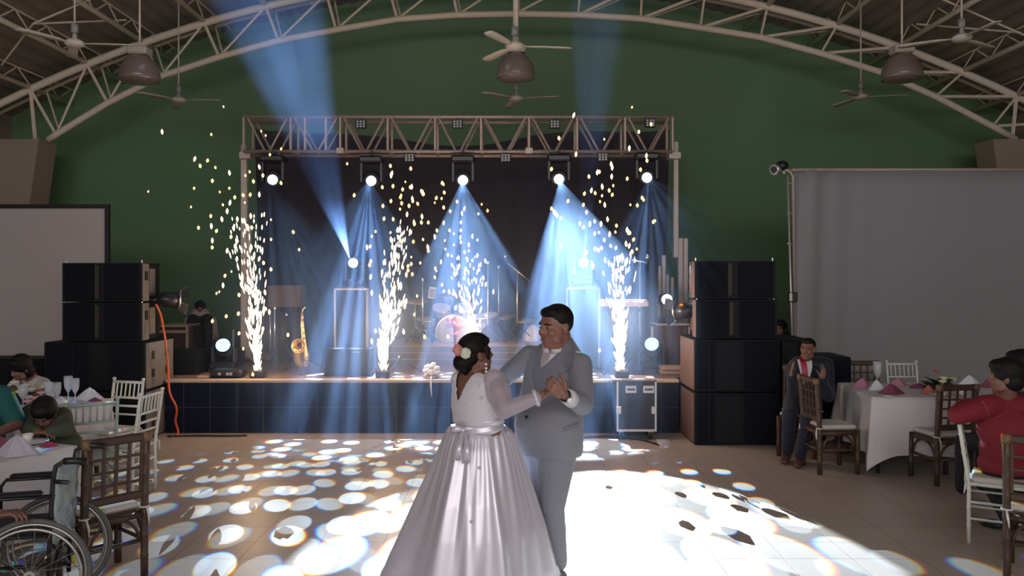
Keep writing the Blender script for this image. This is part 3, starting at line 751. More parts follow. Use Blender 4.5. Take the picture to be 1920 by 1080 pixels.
MB().box((X(372, 10.0)-X(425,10.0), -0.04, 0.0), (-0.205, 0.06, 0.02)).build('tray', mat('pale_board', (0.6, 0.42, 0.3), 0.6), fx)
# operator's desk at far left
dd = 12.3
t = thing('control_desk', 'control desk with a pale ledge at the back left of the stage', 'desk', (X(335, dd), dd, SZ+0.004))
WOODD = mat('dark_wood', (0.06, 0.04, 0.035), 0.5); LEDG2 = mat('pale_ledge', (0.45, 0.38, 0.30), 0.5)
MB().box((X(300, dd), dd, SZ+0.004), (X(362, dd), dd+0.5, Z(612, dd))).build('body', WOODD, t, True)
MB().box((X(298, dd), dd-0.03, Z(613, dd)), (X(352, dd), dd+0.5, Z(609, dd))).build('top', LEDG2, t, True)
MB().box((X(298, dd), dd-0.03, Z(624, dd)), (X(350, dd), dd, Z(619, dd))).build('ledge', LEDG2, t, True)
MB().box((X(350, dd), dd-0.035, SZ+0.004), (X(354, dd), dd, Z(613, dd))).build('edge_post', LEDG2, t, True)
t = thing('equipment_trunk', 'black equipment trunk on the left of the stage behind the blue-lit head', 'trunk', (X(395, 11.0), 11.0, SZ+0.004))
MB().box((X(345, 11.0), 11.0, SZ+0.004), (X(440, 11.0), 11.45, Z(657, 11.0)), bevel=0.015).build('body', SPK, t, True)
MB().box((X(346, 11.0), 10.993, Z(668, 11.0)), (X(439, 11.0), 11.0, Z(666, 11.0))).build('lid_seam', DKG, t, True)
t = thing('amplifier_rack', 'narrow rack with pale corner edges beside the left spark fountain', 'rack', (X(452, 11.9), 11.9, SZ+0.004))
MB().box((X(437, 11.9), 11.9, SZ+0.004), (X(470, 11.9), 12.3, Z(618, 11.9)), bevel=0.01).build('body', SPK, t, True)
for px in (438, 451): MB().box((X(px, 11.9)-0.012, 11.885, SZ+0.004), (X(px, 11.9)+0.012, 11.9, Z(618 if px < 440 else 655, 11.9))).build('edge', ALU, t, True)
# draped case and rack at right
t = thing('draped_rack', 'rack draped in brown cloth under the bright lamp beside the right speakers', 'rack', (X(1262, 10.9), 10.9, SZ+0.004))
mb = MB(); rings = []
for z_ in (SZ+0.004, SZ+0.3, Z(610, 10.9)):
    ring = []
    for (xa, ya), (xb, yb) in ((((X(1231, 10.9)), 10.9), (X(1292, 10.9), 10.9)), ((X(1292, 10.9), 10.9), (X(1292, 10.9), 11.3)), ((X(1292, 10.9), 11.3), (X(1231, 10.9), 11.3)), ((X(1231, 10.9), 11.3), (X(1231, 10.9), 10.9))):
        for k in range(12):
            t_ = k/12; ring.append(Vector((xa+(xb-xa)*t_, ya+(yb-ya)*t_-(0.012*math.sin(k*2.1+3*z_) if ya == yb == 10.9 else 0), z_)))
    rings.append(ring)
mb.loft(rings); mb.build('drape', mat('brown_cloth', (0.13, 0.085, 0.085), 0.85, var=0.3, vscale=10, stretch=(6, 1, 1)), t, True)
MB().box((X(1230, 10.9), 10.89, Z(610, 10.9)), (X(1293, 10.9), 11.31, Z(607, 10.9))).build('top', TUBE, t, True)
for px in (1222, 1292): MB().cyl((X(px, 10.9), 10.86, SZ+0.02), (X(px, 10.9), 10.86, Z(612, 10.9)), 0.018, n=8).build('post', TUBE, t, True)
c = at(1252, 562, 10.9); c.y = 10.95
moving_head(c+Vector((0, 0, 0)), (c.x, 3.0, 1.9), 'glowing moving head on the draped rack beside the right speakers', hang=False, group='moving heads standing on the totems', k=0.8, drop=(c.z-Z(607, 10.9)-0.04)/0.8, lr=0.09)
# pale planks by the right stack
for k, (py, x1_) in enumerate(((697, 1290), (705, 1292))):
    o = MB().box((X(1238, 10.4), 10.3+0.03*k, SZ+0.006+0.055*(1-k)), (X(x1_, 10.4), 10.5, SZ+0.055+0.055*(1-k)), bevel=0.004).build('wooden_plank', mat('plank_pale', (0.5, 0.36, 0.3), 0.6, var=0.2))
    tag(o, 'upper pale plank stacked on the stage by the right speakers' if k == 0 else 'lower pale plank stacked on the stage by the right speakers', 'plank', 'pale planks by the right speakers')

# ------------------------------------------------------------------ instruments
CHR = mat('chrome', (0.8, 0.78, 0.75), 0.2, metal=0.9); BRASS = mat('brass', (0.85, 0.60, 0.22), 0.25, metal=0.9); STD = mat('stand_black', (0.03, 0.03, 0.03), 0.4)
def tripod(t, x, y, z, r=0.3, m=STD, zc=0.28, a0=20):
    for k in range(3):
        a = R(a0+120*k); MB().cyl((x, y, z+zc), (x+r*math.cos(a), y+r*math.sin(a), z+0.012), 0.009, n=6).build('leg', m, t, True)
def mic_stand(px, pyt, d, z, label, boom=None, m=CHR, r=0.008, tr=0.3, legm=STD):
    x = X(px, d); t = thing('microphone_stand', label, 'microphone stand', (x, d, z), group='microphone and cymbal stands on the stage')
    MB().cyl((x, d, z+0.27), (x, d, Z(pyt, d)), r, n=8).build('pole', m, t, True); tripod(t, x, d, z, tr, legm, 0.28, 20+px % 60)
    if boom:
        (xa, ya), (xb, yb) = boom; A, B = at(xa, ya, d), at(xb, yb, d)
        MB().cyl(A, B, r*0.8, n=8).build('boom', m, t, True)
        MB().cyl(A, A+Vector((-0.01, -0.02, 0.07)), 0.02, 0.026, n=12).build('microphone', STD, t, True)
        MB().ell(A+Vector((-0.011, -0.025, 0.085)), 0.03, nu=12, nv=8).build('microphone_head', CHR, t, True)
    else:
        MB().ell(at(px, pyt, d), (0.022, 0.022, 0.03), nu=12, nv=8).build('tip', CHR, t, True)
    return t
RIZ = RZ+0.003
mic_stand(970, 508, 12.0, RIZ, 'tall boom microphone stand leaning left above the groom', boom=((949, 491), (998, 531)), r=0.013)
mic_stand(935, 500, 12.1, RIZ, 'straight stand just left of the boom microphone', r=0.009)
mic_stand(915, 492, 11.8, RIZ, 'straight pale stand above the bride', r=0.010)
mic_stand(792, 524, 11.7, RIZ, 'straight pale stand at the left side of the drums', r=0.012)
mic_stand(515, 578, 10.9, SZ+.004, 'bright straight stand just right of the leftmost spark fountain', r=0.011, m=CHR)
mic_stand(537, 590, 11.2, SZ+.004, 'dark straight stand left of the saxophone', m=STD)
mic_stand(1200, 492, 10.6, SZ+.004, 'boom microphone above the right spark fountain', boom=((1215, 494), (1184, 487)), r=0.011)
mic_stand(1087, 512, 12.3, SZ+.004, 'thin stand behind the right totem', r=0.007)
for px, d, lab in ((748, 10.4, 'folding tripod stand with spread legs right of the middle spark fountain'),):
    x = X(px, d); t = thing('tripod_stand', lab, 'stand', (x, d, SZ+.004)); tripod(t, x, d, SZ+.004, 0.30, STD, 0.2, 10); MB().cyl((x, d, SZ+0.19), (x, d, SZ+0.24), 0.016).build('collar', CHR, t, True)
# saxophone on its stand
sd_ = 10.5
t = thing('saxophone', 'golden saxophone upright on a black stand at the left of the stage', 'saxophone', (X(565, sd_), sd_, SZ+0.15))
def S(px, py, dy=0.0): return at(px, py, sd_)+Vector((0, dy, 0))
MB().tube([S(573, 575), S(569, 579), S(566, 588)], 0.012, n=10).build('neck', BRASS, t, True)
MB().tube([S(566, 588), S(567, 610), S(569, 640), S(573, 668), S(576, 676)], [0.02, 0.026, 0.034, 0.042, 0.046], n=14).build('body_tube', BRASS, t, True)
MB().tube([S(576, 676), S(573, 684), S(567, 685, -0.03), S(561, 676, -0.05), S(560, 660, -0.06), S(562, 650, -0.08)], [0.046, 0.048, 0.05, 0.055, 0.065, 0.075], n=16).build('bow', BRASS, t, True)
bc = S(565, 648, -0.10); f = Vector((-0.05, -0.97, 0.22)).normalized(); x_, y_, d_ = frame_of(f)
M3 = Matrix((x_, y_, d_)).transposed().to_4x4()
MB().lathe([(0.055, -0.06), (0.07, -0.02), (0.088, 0.03), (0.094, 0.04), (0.086, 0.036), (0.06, -0.02)], bc, 24, M3).build('bell', BRASS, t, True)
for k, py in enumerate((595, 604, 613, 624, 634, 645)):
    MB().cyl(S(569+k*.6, py, -0.03), S(569+k*.6, py, -0.05), 0.014, n=10).build('key', CHR, t, True)
t = thing('saxophone_stand', 'black folding stand holding the saxophone', 'stand', (X(570, sd_), sd_+.05, SZ+.004))
tripod(t, X(570, sd_), sd_+.05, SZ+.004, 0.34, STD, 0.16, 35); MB().cyl((X(570, sd_), sd_+.06, SZ+0.15), (X(566, sd_), sd_+.09, Z(630, sd_)), 0.01).build('post', STD, t, True)
# percussion stand with brown front
pd = 11.6
t = thing('percussion_stand', 'brown-fronted percussion stand on thin legs left of the saxophone', 'percussion', (X(535, pd), pd, SZ+.004))
MB().box((X(501, pd), pd, Z(576, pd)), (X(563, pd), pd+0.3, Z(535, pd)), bevel=0.01).build('front_panel', mat('brown_weave', (0.13, 0.085, 0.06), 0.7, bump=0.6, bscale=90), t, True)
for px in (503, 520, 543, 561):
    MB().cyl((X(px, pd), pd+0.1, SZ+.004), (X(px, pd), pd+0.1, Z(576, pd)), 0.014, n=8).build('leg', CHR, t, True)
for k, px in enumerate((528, 550)):
    MB().cyl((X(px, pd), pd+0.05, Z(690, pd)), (X(px, pd), pd+0.05, Z(585, pd)), 0.055, 0.06, n=16).build('drum_shell', mat('plum_shell', (0.05, 0.03, 0.05), 0.4), t, True)
# drum kit on the riser
KS = mat('drum_wrap', (0.10, 0.11, 0.18), 0.3, coat=0.4); SKIN = mat('drum_skin', (0.6, 0.6, 0.65), 0.5)
dk = 12.35
t = thing('drum_kit', 'drum kit on the riser half hidden by sparks and haze', 'drum kit', (X(850, dk), dk, RIZ))
def drum(px, py, d, r, h, ax, nm='drum'):
    c = at(px, py, d); a = Vector(ax).normalized()
    o = MB().cyl(c-a*h/2, c+a*h/2, r, n=28).build(nm, KS, t, True)
    for s_ in (-1, 1):
        MB().cyl(c+a*s_*(h/2-0.006), c+a*s_*(h/2+0.008), r*1.02, n=28).build('hoop', CHR, o, True)
        MB().cyl(c+a*s_*(h/2+0.003), c+a*s_*(h/2+0.010), r*0.96, n=28).build('head', SKIN, o, True)
drum(852, 622, dk, 0.27, 0.4, (0, -1, 0.0), 'bass_drum'); drum(826, 588, dk-.05, 0.15, 0.2, (0.1, -0.5, 1), 'tom_drum'); drum(872, 588, dk-.05, 0.16, 0.22, (-0.1, -0.5, 1), 'tom_drum')
drum(912, 612, dk-.15, 0.2, 0.34, (-.1, -0.2, 1), 'floor_tom'); drum(800, 606, dk-.1, 0.17, 0.13, (0, -0.2, 1), 'snare_drum')
for px in (905, 921): MB().cyl((X(px, dk), dk-0.15, RIZ), (X(px, dk), dk-0.15, Z(615, dk)), 0.008).build('leg', CHR, t, True)
MB().cyl((X(800, dk), dk-0.1, RIZ), (X(800, dk), dk-0.1, Z(610, dk)), 0.010).build('stand', CHR, t, True)
def cym(px, py, d, r, label, tilt=(0.1, -0.25, 1)):
    c = at(px, py, d); k = thing('cymbal_stand', label, 'cymbal', (c.x, d, RIZ), group='cymbals around the drum kit')
    a = Vector(tilt).normalized(); x_, y_, d_ = frame_of(a); M = Matrix((x_, y_, d_)).transposed().to_4x4()
    MB().lathe([(0, 0.02), (0.03, 0.018), (0.05, 0.006), (r, -0.012), (r, -0.015), (0.05, 0.003), (0, 0.012)], c, 28, M).build('cymbal', BRASS, k, True)
    MB().cyl((c.x, d, RIZ+0.2), c, 0.010, n=8).build('pole', CHR, k, True); tripod(k, c.x, d, RIZ, 0.22, CHR, 0.24, 15)
cym(778, 562, 12.1, 0.2, 'cymbal at the left of the drum kit'); cym(845, 552, 12.75, 0.24, 'cymbal above the middle of the drum kit'); cym(945, 590, 12.4, 0.22, 'cymbal at the right of the drum kit', (-0.2, -0.25, 1)); cym(985, 598, 12.3, 0.18, 'small cymbal beside the white cloth bundle', (-0.1, -0.2, 1))
# sheet music
c = at(810, 549, 11.9); t = thing('sheet_music', 'white sheet music hanging on a stand behind the sparks', 'sheet music', (c.x, c.y, RIZ))
PAPER = mat('paper', (0.75, 0.75, 0.78), 0.7)
MB().box((-0.05, -0.002, -0.085), (0.05, 0.002, 0.085), Matrix.Translation(Vector((0, 0, c.z-RIZ))) @ Matrix.Rotation(R(8), 4, 'Y') @ Matrix.Rotation(R(-10), 4, 'X')).build('page', PAPER, t)
MB().box((-0.04, -0.006, -0.07), (0.04, -0.003, 0.06), Matrix.Translation(Vector((0.005, 0, c.z-RIZ))) @ Matrix.Rotation(R(8), 4, 'Y') @ Matrix.Rotation(R(-10), 4, 'X')).build('printed_lines', mat('printed', (0.3, 0.3, 0.34), 0.7, var=0.6, vscale=60, stretch=(0.3, 1, 1)), t)
MB().cyl((0, 0.01, 0), (0, 0.01, c.z-RIZ), 0.008).build('pole', STD, t)
# keyboard
kd = 10.3; t = thing('keyboard', 'long pinkish electronic keyboard on a stand at the right of the stage', 'keyboard', (X(1170, kd), kd, SZ+.004))
KB = mat('keyboard_silver', (0.5, 0.38, 0.36), 0.4)  # body is a pinkish silver
MB().box((X(1126, kd), kd, Z(575, kd)), (X(1217, kd), kd+0.32, Z(564, kd)), bevel=0.015).build('body', KB, t, True)
MB().box((X(1130, kd), kd+0.02, Z(564, kd)), (X(1213, kd), kd+0.16, Z(563, kd)+0.008)).build('keys', PAPER, t, True)
for q in (-1, 1):
    xm = X(1170, kd); MB().cyl((xm-q*0.25, kd+0.16, SZ+0.02), (xm+q*0.25, kd+0.16, Z(576, kd)), 0.014).build('stand_leg', STD, t, True)
for q in (-1, 1): MB().cyl((X(1170, kd)+q*0.25, kd+0.0, SZ+0.02), (X(1170, kd)+q*0.25, kd+0.32, SZ+0.02), 0.014).build('stand_foot', STD, t, True)
# flowers, ribbons, cloths
random.seed(5)
def blob(c, r, n, rr, m, name='blossom', parent=None, seed=1, flat=1.0):
    rnd = random.Random(seed); mb = MB()
    for i in range(n):
        a = rnd.uniform(0, 6.28); t_ = rnd.uniform(0, 1)**.5; e_ = rnd.uniform(-1, 1)
        p = Vector((r*t_*math.cos(a), r*t_*math.sin(a), r*flat*e_*math.sqrt(max(0, 1-t_*t_)))); mb.ell(Vector(c)+p, (rr*rnd.uniform(.7, 1.2), rr*rnd.uniform(.7, 1.2), rr*rnd.uniform(.5, .9)), nu=10, nv=7)
    return mb.build(name, m, parent, True)
WFL = mat('white_petals', (0.75, 0.68, 0.6), 0.7); c = at(810, 699, 10.0)
t = thing('white_bouquet', 'white domed flower bunch with a trailing ribbon on the stage edge', 'flowers', (c.x, c.y, SZ+.006))
blob((c.x, c.y, SZ+0.085), 0.095, 60, 0.03, WFL, 'blossom', t, 3)
MB().tube([(c.x, c.y-0.05, SZ+0.03), (c.x+0.01, SF-0.04, SZ+0.02), (c.x+0.01, SF-0.05, SZ-0.1), (c.x+0.02, SF-0.05, SZ-0.2)], [0.012, 0.012, 0.010, 0.006], n=8).build('ribbon', WFL, t, True)
PK = mat('pink_petals', (0.62, 0.22, 0.26), 0.7); c = at(853, 606, 11.75)
t = thing('pink_floral_stand', 'pink flower arrangement on the riser left of the bride', 'flowers', (c.x, c.y, RIZ))
blob((c.x, c.y, c.z), 0.10, 26, 0.05, PK, 'blossom', t, 8); blob((c.x+0.02, c.y, c.z-0.16), 0.05, 8, 0.035, PK, 'blossom', t, 9); MB().cyl((c.x, c.y, RIZ), (c.x, c.y, c.z), 0.02).build('stem', STD, t, True)
c = at(1000, 627, 12.2)
t = thing('cloth_bundle', 'white cloth bundle on the riser just left of the groom', 'cloth', (c.x, c.y, RIZ))
rings = []
for k in range(8):
    z_ = RIZ+k/7*(Z(608, 12.2)-RIZ); r_ = (0.13, 0.135, 0.13, 0.12, 0.11, 0.095, 0.07, 0.02)[k]
    rings.append([Vector((c.x+r_*(1+0.12*math.sin(7*a+k*.4))*math.cos(a), c.y+r_*0.8*(1+0.12*math.sin(5*a))*math.sin(a), z_)) for a in [2*math.pi*i/36 for i in range(36)]])
MB().loft(rings).build('cloth', mat('bundle_white_cloth', (0.8, 0.78, 0.85), 0.8), t, True)  # near-white cloth, faintly violet

# ------------------------------------------------------------------ screens
GREYC = mat('grey_sheet', (0.42, 0.385, 0.385), 0.85, var=0.05, vscale=1.2)
sdp = 10.6
t = thing('projection_screen', 'grey projection screen with a black border on the far left', 'screen', (X(60, sdp), sdp, 0))
MB().box((X(198, sdp)-3.2, sdp, 0.75), (X(197, sdp), sdp+0.02, Z(391, sdp))).build('screen_fabric', GREYC, t, True)
MB().box((X(205, sdp)-3.3, sdp-0.012, Z(391, sdp)), (X(205, sdp), sdp+0.03, Z(383, sdp))).build('top_border', BLK, t, True)
MB().box((X(197, sdp), sdp-0.012, 0.7), (X(205, sdp), sdp+0.03, Z(391, sdp))).build('side_border', BLK, t, True)
for xx in (X(201, sdp), X(201, sdp)-3.1): MB().box((xx-0.02, sdp-0.0, 0), (xx+0.02, sdp+0.04, 0.72)).build('leg', BLK, t, True)
sr = 10.6
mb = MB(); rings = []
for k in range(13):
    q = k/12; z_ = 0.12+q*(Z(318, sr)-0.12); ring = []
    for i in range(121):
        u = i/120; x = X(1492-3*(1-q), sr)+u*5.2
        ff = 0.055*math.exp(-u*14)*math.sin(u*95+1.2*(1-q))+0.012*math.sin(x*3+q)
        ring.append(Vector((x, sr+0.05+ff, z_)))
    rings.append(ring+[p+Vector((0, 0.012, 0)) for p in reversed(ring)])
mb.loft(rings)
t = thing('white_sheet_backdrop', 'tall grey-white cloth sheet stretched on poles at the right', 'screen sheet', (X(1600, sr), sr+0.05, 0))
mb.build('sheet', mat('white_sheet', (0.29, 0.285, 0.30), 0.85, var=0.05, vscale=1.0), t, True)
MB().cyl((X(1486, sr), sr+0.06, Z(317, sr)), (X(1486, sr)+5.4, sr+0.06, Z(317, sr)), 0.022).build('top_pole', MAST, t, True)
t = thing('sheet_pole', 'pair of pale poles with clamps at the edge of the right sheet', 'pole', (X(1482, sr), sr, 0))
MB().cyl((X(1487, sr), sr-0.06, 0), (X(1474, sr), sr-0.06, Z(330, sr)), 0.013).build('front_tube', ALU, t, True)
MB().tube([(X(1492, sr), sr-0.02, 0), (X(1486, sr), sr-0.02, Z(330, sr)), (X(1478, sr), sr-0.02, Z(320, sr)), (X(1468, sr), sr-0.02, Z(318, sr))], 0.022, n=8).build('rear_tube', MAST, t, True)
MB().box((X(1475, sr), sr-0.12, Z(566, sr)), (X(1490, sr), sr-0.04, Z(548, sr)), bevel=0.01).build('clamp_box', BLK, t, True)
MB().box((X(1474, sr), sr-0.14, Z(564, sr)), (X(1479, sr), sr-0.115, Z(549, sr)), bevel=0.005).build('clamp_plate', mat('white_plate', (.8, .8, .85), .4), t, True)
for py in (345, 400, 457): MB().cyl((X(1474, sr), sr-0.06, Z(py, sr)), (X(1486, sr), sr-0.02, Z(py, sr)), 0.012).build('rung', ALU, t, True)
c = at(1462, 314, sr)
t = thing('pole_lamp', 'black lamp with a silver rim on top of the sheet pole', 'stage light', c)
MB().ell((0.03, 0, 0.02), (0.09, 0.08, 0.07), nu=16, nv=10).build('housing', BLK, t)
MB().cyl((-0.03, -0.03, -0.02), (-0.10, -0.07, -0.04), 0.062, 0.07, n=18).build('front_ring', METAL, t)
MB().cyl((-0.095, -0.067, -0.038), (-0.104, -0.073, -0.042), 0.05, n=18).build('lens', BLK, t)
MB().cyl((0.04, 0.0, -0.03), (0.06, -0.02, -0.09), 0.016).build('bracket', ALU, t)
# ------------------------------------------------------------------ chairs
BAM = mat('dark_bamboo', (0.070, 0.037, 0.024), 0.45, var=0.35, vscale=18, bump=0.3, bscale=30); BAMJ = mat('bamboo_joint', (0.17, 0.10, 0.05), 0.5, var=0.2)
CUSH = mat('cream_cushion', (0.62, 0.58, 0.54), 0.85, bump=0.2, bscale=60); TIE = mat('cushion_tie', (0.7, 0.68, 0.66), 0.8)
CHW = mat('white_resin', (0.74, 0.75, 0.68), 0.35); CHG = mat('clear_resin', (0.42, 0.50, 0.48), 0.2, alpha=0.72)
def bamboo_chair(label):
    t = thing('bamboo_chair', label, 'chair', group='dark bamboo chairs with lattice backs and white cushions')
    w_, d_, sh, bh = 0.185, 0.19, 0.43, 0.93
    def post(x, y, z1, nm, lean=0.0):
        mb = MB(); k = max(3, int(z1/0.12)); pts = []; rs = []
        for i in range(k+1):
            z = z1*i/k; yy = y-lean*max(0, z-0.45)/0.5
            for e, r in ((-0.012, 0.024), (0, 0.0275), (0.012, 0.024)):
                if 0 < i < k or e == 0: pts.append((x, yy, z+e)); rs.append(r if 0 < i < k else 0.024)
        o = mb.tube(pts, rs, n=10).build(nm, BAM, t); return o
    LN = 0.035
    for s_ in (-1, 1):
        post(s_*w_, d_, sh, 'leg'); post(s_*w_, -d_, bh, 'leg', LN)
    for (a, b) in (((-w_, d_), (w_, d_)), ((-w_, -d_), (w_, -d_)), ((-w_, -d_), (-w_, d_)), ((w_, -d_), (w_, d_))):
        mb = MB(); mb.cyl((a[0], a[1], sh-0.03), (b[0], b[1], sh-0.03), 0.022, n=8); mb.build('seat_rail', BAM, t)
        mid = Vector(((a[0]+b[0])/2, (a[1]+b[1])/2, 0)); hl = (Vector((*b, 0))-Vector((*a, 0)))/2
        pts = [mid+hl*math.cos(math.pi*k/12)*0.82+Vector((0, 0, 0.24+0.15*math.sin(math.pi*k/12))) for k in range(13)]
        MB().tube(pts, 0.011, n=6).build('arch_brace', BAM, t)
        MB().cyl((a[0], a[1], 0.235), (b[0], b[1], 0.235), 0.014, n=8).build('stretcher', BAM, t)
    MB().cyl((-w_, d_, 0.14), (w_, d_, 0.14), 0.014, n=8).build('stretcher', BAM, t)
    MB().box((-w_, -d_+0.01, sh-0.012), (w_, d_, sh), bevel=0.004).build('seat', BAM, t)
    MB().box((-w_+0.005, -d_+0.035, sh), (w_-0.005, d_-0.0, sh+0.045), bevel=0.018).build('cushion', CUSH, t)
    def yb(z): return -d_-LN*max(0, z-0.45)/0.5
    def hbar(z, r, nm): MB().box((-w_+0.015, yb(z)-r*0.6, z-r), (w_-0.015, yb(z)+r*0.6, z+r), bevel=r*0.4).build(nm, BAM, t)
    hbar(0.905, 0.028, 'top_rail'); hbar(0.535, 0.026, 'lower_back_rail')
    for z in (0.625, 0.71, 0.795): hbar(z, 0.009, 'lattice_bar')
    for k in range(5):
        x = (-w_+0.03)+(2*w_-0.06)*k/4; wd = 0.012 if k in (0, 4) else 0.009
        if k in (0, 4): x = x-0.004 if k == 0 else x+0.004
        mb = MB(); p0 = (x, yb(0.53)-0.002, 0.53); p1 = (x, yb(0.9)-0.002, 0.9)
        mb.add([(x-wd, yb(.53)-.008, .53), (x+wd, yb(.53)-.008, .53), (x+wd, yb(.53)+.008, .53), (x-wd, yb(.53)+.008, .53), (x-wd, yb(.9)-.008, .9), (x+wd, yb(.9)-.008, .9), (x+wd, yb(.9)+.008, .9), (x-wd, yb(.9)+.008, .9)],
               [[0,3,2,1],[4,5,6,7],[0,1,5,4],[1,2,6,5],[2,3,7,6],[3,0,4,7]]); mb.build('lattice_bar', BAM, t)
    for s_ in (-1, 1):
        MB().cyl((s_*w_, yb(.93)-0.002, 0.875), (s_*w_, yb(.93), 0.935), 0.031, n=10).build('corner_binding', BAMJ, t)
        mb = MB(); q = s_*w_
        mb.tube([(q+0.03*math.cos(a), -d_+0.03*math.sin(a), sh+0.02) for a in [2*math.pi*i/12 for i in range(12)]], 0.006, n=5, closed=True).build('cushion_tie', TIE, t)
        MB().tube([(q, -d_-0.03, sh+0.02), (q+0.01, -d_-0.04, sh-0.03), (q+0.015, -d_-0.035, sh-0.09)], [0.006, 0.008, 0.004], n=5).build('cushion_tie', TIE, t)
    return t
def chiavari(label, m, cushion=True, group='white spindle-backed banquet chairs', tie=True):
    t = thing('chiavari_chair', label, 'chair', group=group)
    w_, d_, sh, bh = 0.18, 0.185, 0.44, 0.91; LN = 0.07
    def yb(z): return -d_-LN*max(0, z-sh)/(bh-sh)
    def post(x, y, z1, lean):
        pts = []; rs = []; k = int(z1/0.115)
        for i in range(k+1):
            z = z1*i/k; yy = yb(z) if lean else y
            if not lean or z > sh: pass
            if 0 < i < k:
                for e, r in ((-0.012, 0.0135), (0, 0.0175), (0.012, 0.0135)): pts.append((x, yb(z+e) if lean else y, z+e)); rs.append(r)
            else: pts.append((x, yy, z)); rs.append(0.013)
        MB().tube(pts, rs, n=8).build('leg', m, t)
    for s_ in (-1, 1): post(s_*w_, d_, sh, False); post(s_*w_*0.97, -d_, bh, True); MB().ell((s_*w_*.97, yb(bh), bh+.006), (.019, .019, .014), nu=10, nv=6).build('finial', m, t)
    def hb(z, r, nm='back_rail'): MB().cyl((-w_, yb(z), z), (w_, yb(z), z), r, n=8).build(nm, m, t)
    hb(0.885, 0.014, 'top_rail'); hb(0.735, 0.012); hb(0.655, 0.012); hb(0.575, 0.010)
    for k in range(6):
        x = -w_+2*w_*(k+1)/7; MB().tube([(x, yb(.735), .735), (x, yb(.81), .81), (x, yb(.885), .885)], [0.009, 0.0075, 0.009], n=6).build('spindle', m, t)
    for (a, b) in (((-w_, d_), (w_, d_)), ((-w_, -d_), (w_, -d_)), ((-w_, -d_), (-w_, d_)), ((w_, -d_), (w_, d_))):
        for z, r in ((0.30, 0.009), (0.18, 0.009)): MB().cyl((a[0], a[1], z), (b[0], b[1], z), r, n=6).build('stretcher', m, t)
    MB().box((-w_-0.012, -d_-0.01, sh-0.022), (w_+0.012, d_+0.02, sh), bevel=0.01).build('seat', m, t)
    if cushion:
        MB().box((-w_, -d_+0.02, sh), (w_, d_+0.012, sh+0.04), bevel=0.016).build('cushion', CUSH, t)
        for s_ in (-1, 1): MB().tube([(s_*w_, -d_-0.02, sh+0.015), (s_*(w_+0.025), -d_-0.02, sh-0.01), (s_*(w_+0.02), -d_-0.03, sh-0.08)], [0.006, 0.009, 0.005], n=5).build('cushion_tie', TIE, t)
    return t
bc = bamboo_chair('brown bamboo chair with a lattice back at the front left, beside the wheelchair'); bc.location = (-2.64, 5.15, 0); bc.rotation_euler.z = R(50)
dup(bc, (3.17, 7.98, 0), R(-86), 'brown bamboo chair seen from the side at the left end of the right-hand table')
dup(bc, (4.07, 7.58, 0), R(8), 'brown bamboo chair with its lattice back to us, tucked under the right-hand table')
dup(bc, (3.415, 5.15, 0), R(-35), 'brown bamboo chair cut off by the right edge, behind the man in red')
dup(bc, (3.12, 8.68, 0), R(152), 'brown bamboo chair the man in the navy suit sits on')
dup(bc, (X(1632, 9.15), 9.2, 0), R(178), 'brown bamboo chair at the far side of the right-hand table, only its top showing')
wc = chiavari('white spindle-backed chair nearest the left subwoofer, turned toward us', CHW); wc.location = (-3.86, 7.66, 0); wc.rotation_euler.z = R(163)
dup(wc, (-3.43, 7.08, 0), R(84), 'white spindle-backed chair with its legs on the edge of the lit dance floor')
dup(wc, (3.56, 5.86, 0), R(-120), 'white chair the man in the red shirt sits on')
dup(wc, (X(1714, 9.2), 9.25, 0), R(180), 'pale spindle-backed chair behind the pink napkins at the far side of the table')
gc = chiavari('clear grey resin chair standing against the white tablecloth on the left', CHG, False, group='clear resin chairs at the left tables'); gc.location = (X(172, 6.4)-0.20, 6.72, 0); gc.rotation_euler.z = R(38)

